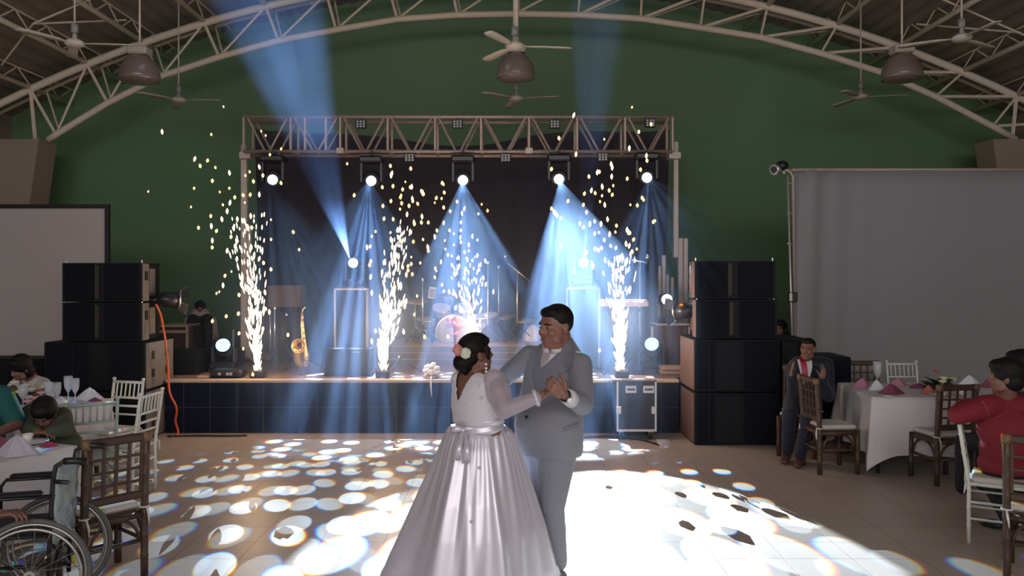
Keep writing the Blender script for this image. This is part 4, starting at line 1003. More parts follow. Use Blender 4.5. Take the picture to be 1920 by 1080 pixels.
# ------------------------------------------------------------------ tables with cloths
CLOTH = mat('white_tablecloth', (0.70, 0.67, 0.68), 0.8, var=0.04, vscale=2)
TTOP = mat('table_board', (0.2, 0.15, 0.1), 0.6)
def table(cx, cy, w_, d_, rz, label, cl_label, drop=0.42, point=0.14, seed=0, h=0.755, group='tables laid for guests'):
    t = thing('banquet_table', label, 'table', (cx, cy, 0), rz, group)
    MB().box((-w_/2+.01, -d_/2+.01, h-0.03), (w_/2-.01, d_/2-.01, h-0.003)).build('tabletop', TTOP, t)
    for sx in (-1, 1):
        for sy in (-1, 1): MB().cyl((sx*(w_/2-.08), sy*(d_/2-.08), 0), (sx*(w_/2-.08), sy*(d_/2-.08), h-.03), 0.02).build('leg', STD, t)
    rnd = random.Random(seed); mb = MB(); N_ = 144
    per = []
    for i in range(N_):
        s_ = i/N_*4; k = int(s_); f = s_-k
        cs = [(-1, -1), (1, -1), (1, 1), (-1, 1)]
        a, b = cs[k], cs[(k+1) % 4]; x = a[0]+(b[0]-a[0])*f; y = a[1]+(b[1]-a[1])*f
        cor = abs(f-0.5)*2   # 1 at corners
        per.append((x, y, cor, k, f))
    p1, p2 = rnd.uniform(0, 6), rnd.uniform(0, 6)
    rings = [[Vector((0.0+x*w_/2*q, y*d_/2*q, h)) for x, y, c_, k, f in per] for q in (0.001, 0.5, 0.97)]
    M_ = 9
    for j in range(M_+1):
        q = j/M_; ring = []
        for i, (x, y, c_, k, f) in enumerate(per):
            cc = max(0, (c_-0.72)/0.28); dr = drop+point*cc**1.5
            out = 0.006+q*(0.03+0.025*math.sin(i*0.42+p1)+0.018*math.sin(i*0.9+p2)*q+0.085*cc)
            L_ = math.hypot(x, y); nx_, ny_ = (x/L_, y/L_) if cc > 0 else ((0, -1), (1, 0), (0, 1), (-1, 0))[k]
            ring.append(Vector((x*w_/2+nx_*out, y*d_/2+ny_*out, h-0.002-q*dr)))
        rings.append(ring)
    mb.loft(rings, cap=False)
    o = mb.build('tablecloth', CLOTH); o.location = (cx, cy, 0.003); o.rotation_euler.z = rz
    tag(o, cl_label, 'tablecloth', 'white tablecloths'); return t
RT = (4.42, 8.22, 1.75, 1.05, R(-5))
LB = (-4.60, 7.30, 1.25, 1.1, R(-14)); LF = (-3.80, 5.12, 1.15, 1.35, R(-20))
table(*RT, 'rectangular banquet table at the right in front of the grey sheet', 'white tablecloth hanging from the right-hand table in points', drop=0.56, seed=1)
table(*LB, 'banquet table at the left in front of the subwoofers', 'white tablecloth on the farther left table under the wine glasses', drop=0.46, seed=2)
table(*LF, 'banquet table at the front left beside the wheelchair', 'white tablecloth on the nearer left table beside the wheelchair', drop=0.52, seed=3)
TH = 0.761
def on(px, py, z=TH):
    d = (EYE-z)*FPX/(py-HZ); return Vector(((px-960)*d/FPX, d, z))
# napkins: folded peaks
NP = {'pink': mat('pink_napkin', (0.52, 0.22, 0.33), 0.8), 'white': mat('white_napkin', (0.75, 0.75, 0.8), 0.8), 'plum': mat('plum_napkin', (0.22, 0.06, 0.12), 0.8), 'red': mat('red_napkin', (0.5, 0.05, 0.1), 0.8), 'lilac': mat('lilac_napkin', (0.55, 0.52, 0.6), 0.8), 'coral': mat('coral_napkin', (0.5, 0.14, 0.12), 0.8)}
def napkin(px, py, s, hh, col, label, rz=0.0, z=TH):
    c = on(px, py, z); mb = MB(); n = 28; rings = []
    for j, (q, zz) in enumerate(((1, 0.004), (0.97, 0.02), (0.6, 0.45), (0.25, 0.85), (0.03, 1.0))):
        ring = []
        for i in range(n):
            a = 2*math.pi*i/n; sq = 1/max(abs(math.cos(a))+abs(math.sin(a)), 0.01)
            r = s*q*(sq*(0.95+0.05*math.cos(8*a)))
            ring.append(c+Vector((r*math.cos(a+rz), 0.72*r*math.sin(a+rz), zz*hh*(1+0.05*math.sin(3*a)))))
        rings.append(ring)
    o = mb.loft(rings).build('folded_napkin', NP[col]); tag(o, label, 'napkin', 'folded cloth napkins'); return o
napkin(1617, 727, 0.13, 0.10, 'pink', 'pink folded napkin at the left end of the right-hand table', 0.1)
napkin(1643, 731, 0.13, 0.10, 'white', 'white folded napkin between the pink and the plum ones', 0.6)
napkin(1671, 738, 0.14, 0.095, 'plum', 'plum folded napkin near the front edge of the right-hand table', 0.0)
napkin(1683, 722, 0.13, 0.07, 'pink', 'pink rolled napkin behind the plum one, under the pale chair', 0.3)
napkin(1722, 727, 0.13, 0.05, 'plum', 'flat plum napkin left of the flower centrepiece', 0.4)
napkin(1741, 737, 0.09, 0.08, 'coral', 'coral napkin seen beside the lattice chair back', 0.2)
napkin(1818, 724, 0.16, 0.115, 'white', 'large white peaked napkin at the right end of the table', 0.1)
napkin(1852, 726, 0.10, 0.09, 'plum', 'plum napkin by the head of the man in red', 0.1)
napkin(168, 749, 0.15, 0.11, 'white', 'tall white folded napkin on the farther left table', 0.1)
napkin(178, 752, 0.07, 0.035, 'plum', 'small plum napkin in front of the tall white one', 0.1)
napkin(113, 757, 0.09, 0.07, 'white', 'white napkin left of the plates on the farther left table', 0.8)
napkin(62, 753, 0.10, 0.045, 'pink', 'pink napkin under the flowers on the farther left table', 0.2)
napkin(32, 852, 0.165, 0.125, 'lilac', 'large pale lilac peaked napkin on the nearer left table', 0.0)
napkin(0, 846, 0.13, 0.10, 'plum', 'dusky napkin behind the lilac one at the left edge', 0.2)
napkin(92, 836, 0.07, 0.03, 'red', 'small red napkin at the far edge of the nearer left table', 0.2)
# glasses
GLS = mat('clear_glass', (0.75, 0.8, 0.85), 0.08, alpha=0.35, spec=1.0)
def flute(px, py, label, z=TH, k=1.0, wide=False):
    c = on(px, py, z); w_ = 1.25 if wide else 1.0
    prof = [(0.0, 0.0), (0.032, 0.001), (0.030, 0.004), (0.006, 0.009), (0.0045, 0.02), (0.0045, 0.06), (0.012, 0.072), (0.026*w_, 0.10), (0.030*w_, 0.14), (0.031*w_, 0.18), (0.0285*w_, 0.18), (0.028*w_, 0.14), (0.023*w_, 0.10), (0.004, 0.076)]
    o = MB().lathe([(r*k, z_*k) for r, z_ in prof], n=20).build('wine_glass', GLS); o.location = c; tag(o, label, 'glass', 'stemmed glasses on the tables'); return o
flute(107, 760, 'stemmed glass leftmost of the three by the white napkin', k=1.15); flute(128, 752, 'tallest stemmed glass, middle of the three by the white napkin', k=1.3); flute(141, 753, 'stemmed glass rightmost of the three by the white napkin', k=1.2)
flute(43, 764, 'wide glass in front of the white flowers', k=1.1, wide=True); flute(92, 762, 'stemmed glass beside the woman in the white top', k=1.2); flute(10, 762, 'wide glass at the far left edge of the farther table', k=1.0, wide=True)
flute(1645, 726, 'single stemmed glass on the right-hand table, before the dark chair back', k=1.5)
# plates and small things
PL = mat('white_china', (0.78, 0.77, 0.75), 0.25)
def plate(px, py, r, label, z=TH):
    c = on(px, py, z); o = MB().lathe([(0, 0.004), (r*.6, 0.004), (r*.65, 0.007), (r, 0.018), (r, 0.021), (r*.64, 0.011), (0, 0.008)], n=28).build('dinner_plate', PL); o.location = c; tag(o, label, 'plate', 'white plates'); return o
plate(138, 762, 0.12, 'white plate in front of the glasses on the farther left table'); plate(62, 832, 0.10, 'white plate at the back of the nearer left table'); plate(1665, 745, 0.05, 'small white saucer by the front corner of the right-hand table'); plate(20, 778, 0.11, 'white plate under the hand of the person in green'); plate(1760, 742, 0.10, 'white plate seen through the lattice chair back')
def cup(px, py, r, h, m, label, name='cup', cat='cup'):
    c = on(px, py); o = MB().lathe([(0, 0.002), (r*.7, 0.002), (r, h), (r*.92, h), (r*.62, 0.008), (0, 0.008)], n=20).build(name, m); o.location = c; tag(o, label, cat); return o
cup(52, 829, 0.035, 0.06, PL, 'white cup standing beyond the lilac napkin'); cup(1802, 742, 0.045, 0.07, PL, 'white cup glimpsed through the top of the lattice chair')
cup(1770, 744, 0.03, 0.05, PL, 'small white cup behind the lattice chair back')
# flower centrepieces
GRN = mat('dark_leaves', (0.02, 0.045, 0.025), 0.6); YFL = mat('cream_petals', (0.75, 0.72, 0.45), 0.7); PKL = mat('pale_pink_petals', (0.75, 0.45, 0.5), 0.7)
def flowers(px, py, label, seed, wfl, whites, pinks, rr=0.17, hh=0.12):
    c = on(px, py); t = thing('flower_centrepiece', label, 'flowers', c, group='flower centrepieces on the tables')
    rnd = random.Random(seed)
    MB().lathe([(0, 0), (0.06, 0), (0.075, 0.05), (0.065, 0.05), (0, 0.03)], n=18).build('bowl', GRN, t)
    for i in range(26):
        a = rnd.uniform(0, 6.28); r_ = rr*rnd.uniform(.6, 1.0); z_ = rnd.uniform(0.03, hh)
        p0 = Vector((0, 0, 0.04)); p1 = Vector((r_*math.cos(a), r_*math.sin(a), z_)); d_ = (p1-p0); s_ = d_.cross(Vector((0, 0, 1))).normalized()*0.02
        mid = (p0+p1)/2+Vector((0, 0, 0.02))
        MB().add([p0, mid-s_, p1, mid+s_, p0-Vector((0, 0, .003)), mid-s_-Vector((0, 0, .003)), p1-Vector((0, 0, .002)), mid+s_-Vector((0, 0, .003))], [[0, 1, 2, 3], [7, 6, 5, 4], [0, 4, 5, 1], [1, 5, 6, 2], [2, 6, 7, 3], [3, 7, 4, 0]]).build('leaf', GRN, t)
    def bl(p, r, m):
        mb = MB(); mb.ell(p, r*0.5, nu=10, nv=7)
        for k in range(7):
            a = 6.28*k/7; q = Vector(p)+Vector((math.cos(a)*r*.5, math.sin(a)*r*.5, 0.1*r)); mb.ell(q, (r*.42, r*.42, r*.3), nu=8, nv=6)
        mb.build('blossom', m, t)
    for (x, y, z) in whites: bl((x, y, z), 0.045, wfl)
    for (x, y, z) in pinks: bl((x, y, z), 0.04, PKL if wfl is WFL else NP['coral'])
flowers(1757, 730, 'dark flower centrepiece with cream and red blooms on the right-hand table', 4, YFL, [(-0.02, -0.14, 0.1), (-0.03, -0.15, 0.05), (0.0, -0.12, 0.13), (0.14, -.05, .11)], [(0.0, 0, 0.19)], rr=0.22, hh=0.15)
flowers(38, 757, 'white and pink flower centrepiece on the farther left table', 6, WFL, [(-0.02, -0.05, 0.2), (0.05, -0.08, 0.12), (0.1, 0.0, 0.13), (-0.1, -0.05, 0.11), (-0.14, 0, 0.13), (0.02, 0.04, 0.16), (0.12, -0.08, 0.07)], [(0.17, -0.06, 0.06), (0.19, -0.0, 0.1), (0.14, -.12, .04)])

# ------------------------------------------------------------------ wheelchair
TYRE = mat('grey_tyre', (0.10, 0.10, 0.10), 0.7); RIMM = mat('rim_metal', (0.45, 0.44, 0.42), 0.3, metal=0.8); WBLK = mat('wheelchair_frame', (0.012, 0.012, 0.014), 0.35)
SEATF = mat('wheelchair_canvas', (0.015, 0.015, 0.018), 0.6); PLAS = mat('plastic_wrap', (0.30, 0.36, 0.37), 0.18, var=0.5, vscale=14, bump=0.8, bscale=18)
wr = R(105)   # faces left
wch = thing('wheelchair', 'black folding wheelchair with grey tyres beside the front left table', 'wheelchair', (-2.74, 4.60, 0), wr)
def torus(c, ax, r0, r1, n=48):
    x_, y_, _ = frame_of(Vector(ax)); return MB().tube([Vector(c)+x_*(r0*math.cos(a))+y_*(r0*math.sin(a)) for a in [2*math.pi*i/n for i in range(n)]], r1, n=8, closed=True)
for s_ in (-1, 1):
    x = s_*0.25; c = Vector((x, -0.05, 0.305))
    wheel = torus(c, (1, 0, 0), 0.29, 0.016).build('wheel', TYRE, wch)
    torus(c, (1, 0, 0), 0.272, 0.009).build('rim', RIMM, wheel)
    torus(c+Vector((s_*0.035, 0, 0)), (1, 0, 0), 0.255, 0.009).build('hand_rim', RIMM, wheel)
    MB().cyl(c-Vector((0.04, 0, 0)), c+Vector((0.04, 0, 0)), 0.03, n=16).build('hub', RIMM, wheel)
    for k in range(18):
        a = 2*math.pi*k/18; MB().cyl(c+Vector((0.02*(-1)**k, 0.025*math.cos(a), 0.025*math.sin(a))), c+Vector((0, 0.272*math.cos(a+.25), 0.272*math.sin(a+.25))), 0.0018, n=4).build('spoke', RIMM, wheel)
    fw = torus((x*0.95, 0.38, 0.095), (1, 0, 0), 0.08, 0.015, 28).build('front_wheel', TYRE, wch)
    MB().cyl((x*.95-.01, .38, .095), (x*.95+.01, .38, .095), 0.05, n=16).build('hub', WBLK, fw)
    xs_ = s_*0.21
    MB().tube([(xs_, -0.12, 0.15), (xs_, -0.13, 0.5), (xs_, -0.145, 0.80), (xs_, -0.16, 0.88), (xs_, -0.20, 0.905), (xs_, -0.27, 0.905)], 0.0125, n=8).build('back_post', WBLK, wch)
    MB().tube([(xs_, -0.20, 0.905), (xs_, -0.235, 0.906), (xs_, -0.32, 0.90)], 0.019, n=10).build('push_handle', WBLK, wch)
    MB().tube([(xs_, -0.13, 0.50), (xs_, 0.30, 0.50), (xs_, 0.40, 0.44), (xs_, 0.43, 0.18)], 0.012, n=8).build('side_frame', WBLK, wch)
    MB().tube([(xs_, -0.12, 0.20), (xs_, 0.40, 0.20)], 0.012, n=8).build('lower_frame', WBLK, wch)
    MB().cyl((xs_, .39, .2), (x*.95, .38, .10), 0.012).build('fork', WBLK, wch)
    MB().tube([(xs_+s_*.02, -0.14, 0.72), (xs_+s_*.02, 0.22, 0.72), (xs_+s_*.02, 0.25, 0.68), (xs_+s_*.02, 0.25, 0.5)], 0.011, n=8).build('armrest_frame', WBLK, wch)
    MB().box((xs_+s_*.02-.025, -0.10, 0.725), (xs_+s_*.02+.025, 0.20, 0.755), bevel=0.012).build('armrest_pad', WBLK, wch)
    MB().cyl((xs_-.02, -0.16, 0.80), (xs_-.02+.04*s_, -0.24, 0.80), 0.012).build('fold_lever', WBLK, wch)
    MB().box((xs_-.05, .43, .08), (xs_+.05, .55, .10), bevel=.006).build('footrest', WBLK, wch)
MB().cyl((-0.21, -0.12, 0.2), (0.21, -0.12, 0.48), 0.011).build('cross_brace', WBLK, wch); MB().cyl((0.21, -0.12, 0.2), (-0.21, -0.12, 0.48), 0.011).build('cross_brace', WBLK, wch)
MB().cyl((-0.29, -.05, .305), (0.29, -.05, .305), 0.012).build('axle', WBLK, wch)
mb = MB(); rings = []
for k in range(10):
    z_ = 0.45+k/9*0.42; rings.append([Vector((x_, -0.135-0.025*(k/9)-0.035*math.cos(x_/0.21*1.5)+0.006*math.sin(k*2.2+x_*40), z_)) for x_ in [-.21+.42*i/14 for i in range(15)]]+[Vector((x_, -0.150-0.025*(k/9)-0.035*math.cos(x_/0.21*1.5)+0.006*math.sin(k*2.2+x_*40), z_)) for x_ in [.21-.42*i/14 for i in range(15)]])
mb.loft(rings).build('backrest', PLAS, wch)
MB().box((-0.20, -0.12, 0.485), (0.20, 0.30, 0.515), bevel=0.012).build('seat', SEATF, wch)
# ------------------------------------------------------------------ people
def skin_mat(n, c): return mat(n, c, 0.5, var=0.06, vscale=30)
SK_G = skin_mat('skin_groom', (0.27, 0.125, 0.09)); SK_B = skin_mat('skin_bride', (0.22, 0.10, 0.07)); SK_D = skin_mat('skin_dark', (0.20, 0.095, 0.065))
HAIR = mat('black_hair', (0.007, 0.005, 0.005), 0.6, spec=.25, bump=0.5, bscale=60, var=0.3, vscale=40)
EYEW = mat('eye_white', (0.36, 0.33, 0.31), 0.4); IRIS = mat('eye_dark', (0.01, 0.006, 0.004), 0.2); LIP = mat('lips', (0.24, 0.08, 0.07), 0.5)
def V(*a): return Vector(a)
def basis(f, u=(0, 0, 1)):
    f = Vector(f).normalized(); s = f.cross(Vector(u)).normalized(); u = s.cross(f).normalized()
    return f, s, u            # s = the person's own right-hand side when f is forward
def head_mb(mb, c, f, u=(0, 0, 1), k=1.0, wide=1.0, chin2=0.0, neck=None, nr=0.058):
    f, s, u = basis(f, u); c = Vector(c)
    def p(x, y, z): return c+s*(x*k*wide)+f*(y*k)+u*(z*k)
    M = Matrix((s*wide, f, u)).transposed()
    E = lambda x, y, z, a, b, d: mb.ell(p(x, y, z), (a*k, b*k, d*k), M, 20, 14)
    E(0, -0.012, 0.032, .075, .093, .086); E(0, 0.020, -0.030, .062, .070, .088); E(0, 0.035, -0.078, .044, .050, .038)
    E(0, 0.068, -0.098, .022, .020, .018); E(0, .074, .030, .050, .016, .013)
    for q in (-1, 1):
        E(q*.036, .060, -.028, .024, .026, .026); E(q*.048, .030, -.070, .022, .035, .024)
        E(q*.077, -.006, -.012, .009, .019, .030)
        mb.cap(p(q*.078, -.012, -.03), p(q*.083, -.016, .012), .006*k, .009*k, 8)
    mb.cap(p(0, .083, .020), p(0, .103, -.020), .008*k, .013*k, 10); 
    for q in (-1, 1): mb.ell(p(q*.012, .092, -.026), .010*k, nu=10, nv=8)
    mb.cap(p(-.018, .083, -.056), p(.018, .083, -.056), .008*k, n=8); mb.cap(p(-.016, .082, -.068), p(.016, .082, -.068), .009*k, n=8)
    if chin2: E(0, .015, -.105, .055*(1+chin2), .055, .035)
    if neck is not None: mb.cap(p(0, -.022, -.06), Vector(neck), nr*k, nr*1.12*k, 16)
    return p, M
def face_bits(root, p, M, k=1.0, lips=True):
    f = (p(0, 1, 0)-p(0, 0, 0)).normalized()
    for q in (-1, 1):
        e = MB(); e.ell(p(q*.030, .073, .004), (.012*k, .010*k, .0055*k), M, 12, 8); eo = e.build('eye', EYEW, root, True)
        MB().ell(p(q*.030, .0815, .004), (.0055*k, .003*k, .006*k), M, 10, 6).build('iris', IRIS, eo, True)
        MB().tube([p(q*.012, .088, .021), p(q*.030, .087, .027), p(q*.048, .074, .020)], [.003*k, .0048*k, .002*k], n=6).build('eyebrow', HAIR, root, True)
    if lips:
        MB().tube([p(-.020, .084, -.061), p(0, .0925, -.060), p(.020, .084, -.061)], [.003*k, .0055*k, .003*k], n=8).build('lips', LIP, root, True)
def hand_mb(mb, w, d, n, thumb, curl=(.5, .5, .5, .55), k=1.0, tcurl=0.4, r=0.0088, spread=0.0):
    "w wrist, d along the hand, n the way the palm faces, thumb +1/-1 for the side d x n"
    d = Vector(d).normalized(); n = Vector(n); n = (n-d*n.dot(d)).normalized(); s = d.cross(n)*thumb; w = Vector(w)
    M = Matrix((s, d, n)).transposed()
    mb.ell(w+d*.048*k, (.040*k, .052*k, .016*k), M, 16, 10)
    mb.cap(w-d*.02*k, w+d*.02*k, .024*k, .026*k, 12)
    for i, (o, L) in enumerate(((.030, .072), (.010, .080), (-.010, .074), (-.029, .058))):
        b = w+d*(.088-.004*abs(i-1))*k+s*o*k; mb.cap(w+d*.035*k+s*o*.8*k, b, .011*k, .0105*k, 10)
        dd = (d+s*(o*spread*10)).normalized(); ang = curl[i]; p0 = b; a = 0
        for j, sl in enumerate((.45, .32, .23)):
            a += ang*(0.9 if j == 0 else 1.1); v = dd*math.cos(a)+n*math.sin(a); p1 = p0+v*(L*sl*k)
            mb.cap(p0, p1, r*k*(1-.08*j), r*k*(1-.08*(j+1)), 10); p0 = p1
    b = w+d*.022*k+s*.026*k; v = (d*.62+s*.75+n*.2).normalized(); p1 = b+v*.036*k; mb.cap(b, p1, .013*k, .011*k, 10)
    v2 = (v*math.cos(tcurl)+(d*.6+n*.5-s*.3).normalized()*math.sin(tcurl)).normalized(); p2 = p1+v2*.030*k; mb.cap(p1, p2, .0108*k, .0098*k, 10)
    mb.cap(p2, p2+(v2+n*.25).normalized()*.022*k, .0098*k, .008*k, 10)
    return mb
def ik(a, b, l1, l2, pole):
    a, b = Vector(a), Vector(b); d = b-a; L = min(d.length, l1+l2-.002); dn = d.normalized()
    x = (l1*l1-l2*l2+L*L)/(2*L); h = math.sqrt(max(l1*l1-x*x, 0)); pl = Vector(pole); pl = (pl-dn*pl.dot(dn)).normalized()
    return a+dn*x+pl*h
def hair_cap(root, c, f, u=(0, 0, 1), k=1.0, wide=1.0, full=0.0, low=-.02, name='hair'):
    f, s, u = basis(f, u); M = Matrix((s*wide, f, u)).transposed(); c = Vector(c)
    def p(x, y, z): return c+s*(x*k*wide)+f*(y*k)+u*(z*k)
    mb = MB(); g = .008+full
    mb.ell(p(0, -.022, .046), ((.075+g)*k, (.086+g)*k, (.080+g)*k), M, 22, 14)
    mb.ell(p(0, -.045, low+.01), ((.066+g)*k, (.058+g)*k, (.06+g)*k), M, 20, 12)
    mb.ell(p(0, .030, .085), ((.055+g)*k, (.045+g)*k, (.028+g)*k), M, 16, 10)
    o = mb.build(name, HAIR, root, True); return remesh(o, 0.007, 2)
def shoe(root, ankle, toe, m, k=1.0, name='shoe'):
    a, t_ = Vector(ankle), Vector(toe); d = (t_-a); d.z = 0; d.normalize(); s = d.cross(V(0, 0, 1)); M = Matrix((s, d, V(0, 0, 1))).transposed()
    g = V(a.x, a.y, 0)
    mb = MB(); mb.ell(g+d*.0+V(0, 0, .045), (.040*k, .052*k, .045), M, 14, 10); mb.ell(g+d*.10*k+V(0, 0, .035), (.046*k, .085*k, .036), M, 16, 10); mb.ell(g+d*.16*k+V(0, 0, .028), (.042*k, .055*k, .028), M, 14, 8)
    mb.cap(g+V(0, 0, .05), g+V(0, 0, .09), .042*k, .045*k)
    o = mb.build(name, m, root, True); remesh(o, .009, 3); return o

# ---- a figure from its joints
def figure(name, label, loc, J, k=1.0, stout=1.0, face=(0, -1, 0), headf=None, headu=(0, 0, 1), skin=SK_D, hands=None, group=None, cat='person', eyes=True, lean=(0, 0, 1), hk=None, nwide=1.0):
    "J: dict of world joints: pelvis chest neck head shL shR elL elR wrL wrR hipL hipR knL knR anL anR"
    t = thing(name, label, cat, loc, group=group); hk = hk or k
    f, s, u = basis(face, lean)
    mb = MB(); M = Matrix((s, f, u)).transposed()
    mb.ell(J['pelvis'], (.155*stout, .115*stout, .12), M, 20, 12)
    mid = (Vector(J['pelvis'])+Vector(J['chest']))/2; mb.ell(mid, (.14*stout, .11*stout, .17), M, 20, 12); mb.ell(J['chest'], (.155*stout, .105*stout, .16), M, 20, 12)
    for a in ('L', 'R'):
        mb.limb([J['neck'], J['sh'+a], J['el'+a], J['wr'+a]], [.055*stout, .052*stout, .040*stout, .025*k], 14)
        mb.limb([J['hip'+a], J['kn'+a], J['an'+a]], [.085*stout, .058*stout, .038*k], 14)
        mb.limb([J['an'+a], Vector(J['an'+a])-V(0, 0, .02)], [.038*k, .036*k], 10)
    hf = headf or face
    p, HM = head_mb(mb, J['head'], hf, headu, hk, wide=nwide, chin2=(.12 if nwide > 1 else 0), neck=J['neck'], nr=.058*(1.22 if nwide > 1 else 1))
    body = mb.build('body', skin, t, True); remesh(body, 0.0085, 3)
    hm_ = MB()
    for a in ('L', 'R'):
        h = (hands or {}).get(a)
        if h is None:
            d = (Vector(J['wr'+a])-Vector(J['el'+a])).normalized(); h = dict(d=d, n=(0, 0, -1), thumb=1 if a == 'L' else -1)
        hm_ = hand_mb(hm_, J['wr'+a], k=hk, **h)
    if hm_.v:
        ho = hm_.build('hand', skin, t, True); remesh(ho, .0042, 2); join_into(body, ho)
    if eyes: face_bits(t, p, HM, hk)
    return t, (f, s, u, M), p
def top_garment(root, J, fr, m, stout=1.0, sleeve=1.0, g=.016, hem=None, name='shirt', collar=True, voxel=.009, smooth=5, extra=None):
    f, s, u, M = fr; mb = MB(); S_ = stout
    mid = (Vector(J['pelvis'])+Vector(J['chest']))/2
    mb.ell(Vector(J['pelvis'])+u*.03, (.155*S_+g, .118*S_+g, .12), M, 22, 12); mb.ell(mid, (.145*S_+g, .118*S_+g, .18), M, 22, 12); mb.ell(J['chest'], (.158*S_+g, .110*S_+g, .16+g*.5), M, 22, 12)
    for a in ('L', 'R'):
        sh, el, wr = Vector(J['sh'+a]), Vector(J['el'+a]), Vector(J['wr'+a])
        mb.cap(Vector(J['neck'])-u*.03, sh, .045*S_+g, .058*S_+g); 
        if sleeve <= 0.5: mb.cap(sh, sh+(el-sh)*min(1, sleeve*2), .058*S_+g, .050*S_+g)
        else:
            mb.cap(sh, el, .058*S_+g, .045*S_+g); mb.cap(el, el+(wr-el)*((sleeve-.5)*2-.08), .045*S_+g, .030*S_+g*1.1)
    if extra: extra(mb, f, s, u, M)
    o = mb.build(name, m, root, True); return remesh(o, voxel, smooth)
def trousers(root, J, fr, m, stout=1.0, g=.014, name='trousers'):
    f, s, u, M = fr; mb = MB(); mb.ell(J['pelvis'], (.158*stout+g, .122*stout+g, .11), M, 22, 12)
    for a in ('L', 'R'):
        mb.cap(J['hip'+a], J['kn'+a], .088*stout+g, .062*stout+g); kn, an = Vector(J['kn'+a]), Vector(J['an'+a]); mb.cap(kn, kn+(an-kn)*.97, .062*stout+g, .046*stout+g)
    o = mb.build(name, m, root, True); return remesh(o, .009, 4)
def patch(root, name, m, poly, target, lift=.004, thick=.004, world_of=None, dirv=None, cuts=4, back=0.5):
    "a thin cloth panel lying on the target's surface; poly given by its corners as points in front of the surface, dirv the way they are laid down"
    bm = bmesh.new(); bm.from_mesh(target.data)
    off = Vector(target.parent.location) if target.parent else Vector(); 
    for v in bm.verts: v.co += off
    bvh = BVHTree.FromBMesh(bm); bm.free()
    pb = bmesh.new(); vs = [pb.verts.new(Vector(q)) for q in poly]; pb.faces.new(vs)
    bmesh.ops.triangulate(pb, faces=pb.faces[:])
    for _ in range(cuts): bmesh.ops.subdivide_edges(pb, edges=pb.edges[:], cuts=1, use_grid_fill=True); bmesh.ops.triangulate(pb, faces=pb.faces[:])
    dv = Vector(dirv).normalized(); hits = {}; last = None
    for v in pb.verts:
        h = bvh.ray_cast(v.co-dv*back, dv, 2.0)
        if h[0] is not None: v.co = h[0]-dv*lift; last = v.co
        else: hits[v] = 1
    if hits: bmesh.ops.delete(pb, geom=list(hits), context='VERTS')
    bmesh.ops.smooth_vert(pb, verts=pb.verts[:], factor=.3, use_axis_x=True, use_axis_y=True, use_axis_z=True)
    me = bpy.data.meshes.new(name); 
    bmesh.ops.recalc_face_normals(pb, faces=pb.faces[:])
    ext = bmesh.ops.extrude_face_region(pb, geom=pb.faces[:]); 
    for e in ext['geom']:
        if isinstance(e, bmesh.types.BMVert): e.co -= dv*thick
    for v in pb.verts: v.co -= Vector(root.location)
    bmesh.ops.recalc_face_normals(pb, faces=pb.faces[:]); pb.to_mesh(me); pb.free()
    for q in me.polygons: q.use_smooth = True
    me.materials.append(m); o = bpy.data.objects.new(name, me); C.objects.link(o); o.parent = root; return o
def pix(pts, d): return [at(x, y, d) for x, y in pts]

# ================================================================== the groom
SUIT = mat('grey_suit', (0.225, 0.226, 0.262), 0.75, sheen=0.2, bump=0.08, bscale=200); SUITD = mat('grey_lapel', (0.180, 0.178, 0.222), 0.7, sheen=0.2)
SHIRT = mat('white_shirt', (0.70, 0.66, 0.68), 0.7); TIEM = mat('silver_pink_tie', (0.42, 0.34, 0.38), 0.4, var=0.35, vscale=70); SHOE = mat('dark_shoe', (0.02, 0.02, 0.03), 0.3)
GD0 = 5.28
fg = V(-0.50, -0.86, 0)
J = dict(pelvis=at(1030, 800, 5.32), chest=at(1040, 722, 5.32), neck=at(1044, 664, 5.30), head=at(1041, 613, 5.27),
         shL=at(1088, 683, 5.17), shR=at(994, 668, 5.42), elL=at(1092, 758, 4.99), wrL=at(1060, 742, 4.80),
         elR=at(948, 706, 5.50), wrR=at(906, 752, 5.36), hipL=at(1048, 832, 5.28), hipR=at(1012, 832, 5.42),
         knL=at(1034, 945, 5.22), knR=at(1010, 940, 5.42), anL=at(1044, 1052, 5.26), anR=at(1004, 1040, 5.48))
hfg = V(-0.80, -0.58, -0.06)
groom, fr, p = figure('groom', 'man in a light grey suit dancing with the bride, holding her hand', (J['pelvis'].x, J['pelvis'].y, 0), J, 1.0, 1.12, fg, hfg,
    skin=SK_G, hk=1.15, nwide=1.12, hands={'L': dict(d=(-0.70, -0.32, 0.62), n=(-0.35, 0.85, 0.1), thumb=-1, curl=(.75, .8, .8, .85), tcurl=.6), 'R': dict(d=(-0.8, -0.5, -0.1), n=(-0.4, -0.8, 0), thumb=1, curl=(.2, .2, .25, .3))})
# broad lower face
hair_cap(groom, J['head'], hfg, k=1.15, wide=1.10, low=.012)
f, s, u, M = fr
mb = MB()
def ring_ell(c, rx, ry, n=40, e=2.3):
    out = []
    for i in range(n):
        a = 2*math.pi*i/n; ca, sa = math.cos(a), math.sin(a)
        out.append(Vector(c)+s*(rx*math.copysign(abs(ca)**(2/e), ca))+f*(ry*math.copysign(abs(sa)**(2/e), sa)))
    return out
RG = [(1050, 633, .074, .072, -.02), (1048, 640, .100, .080, -.012), (1045, 650, .145, .090, -.005), (1043, 662, .182, .104, 0), (1042, 678, .206, .118, 0), (1042, 692, .216, .126, .0), (1041, 712, .222, .138, .01), (1039, 740, .226, .160, .02), (1036, 768, .228, .180, .035), (1034, 795, .232, .188, .04), (1034, 822, .228, .175, .03), (1034, 842, .222, .165, .02), (1034, 850, .214, .158, .02)]
mb.loft([ring_ell(at(x, y, 5.32)+f*o_, rx, ry) for x, y, rx, ry, o_ in RG][::-1])
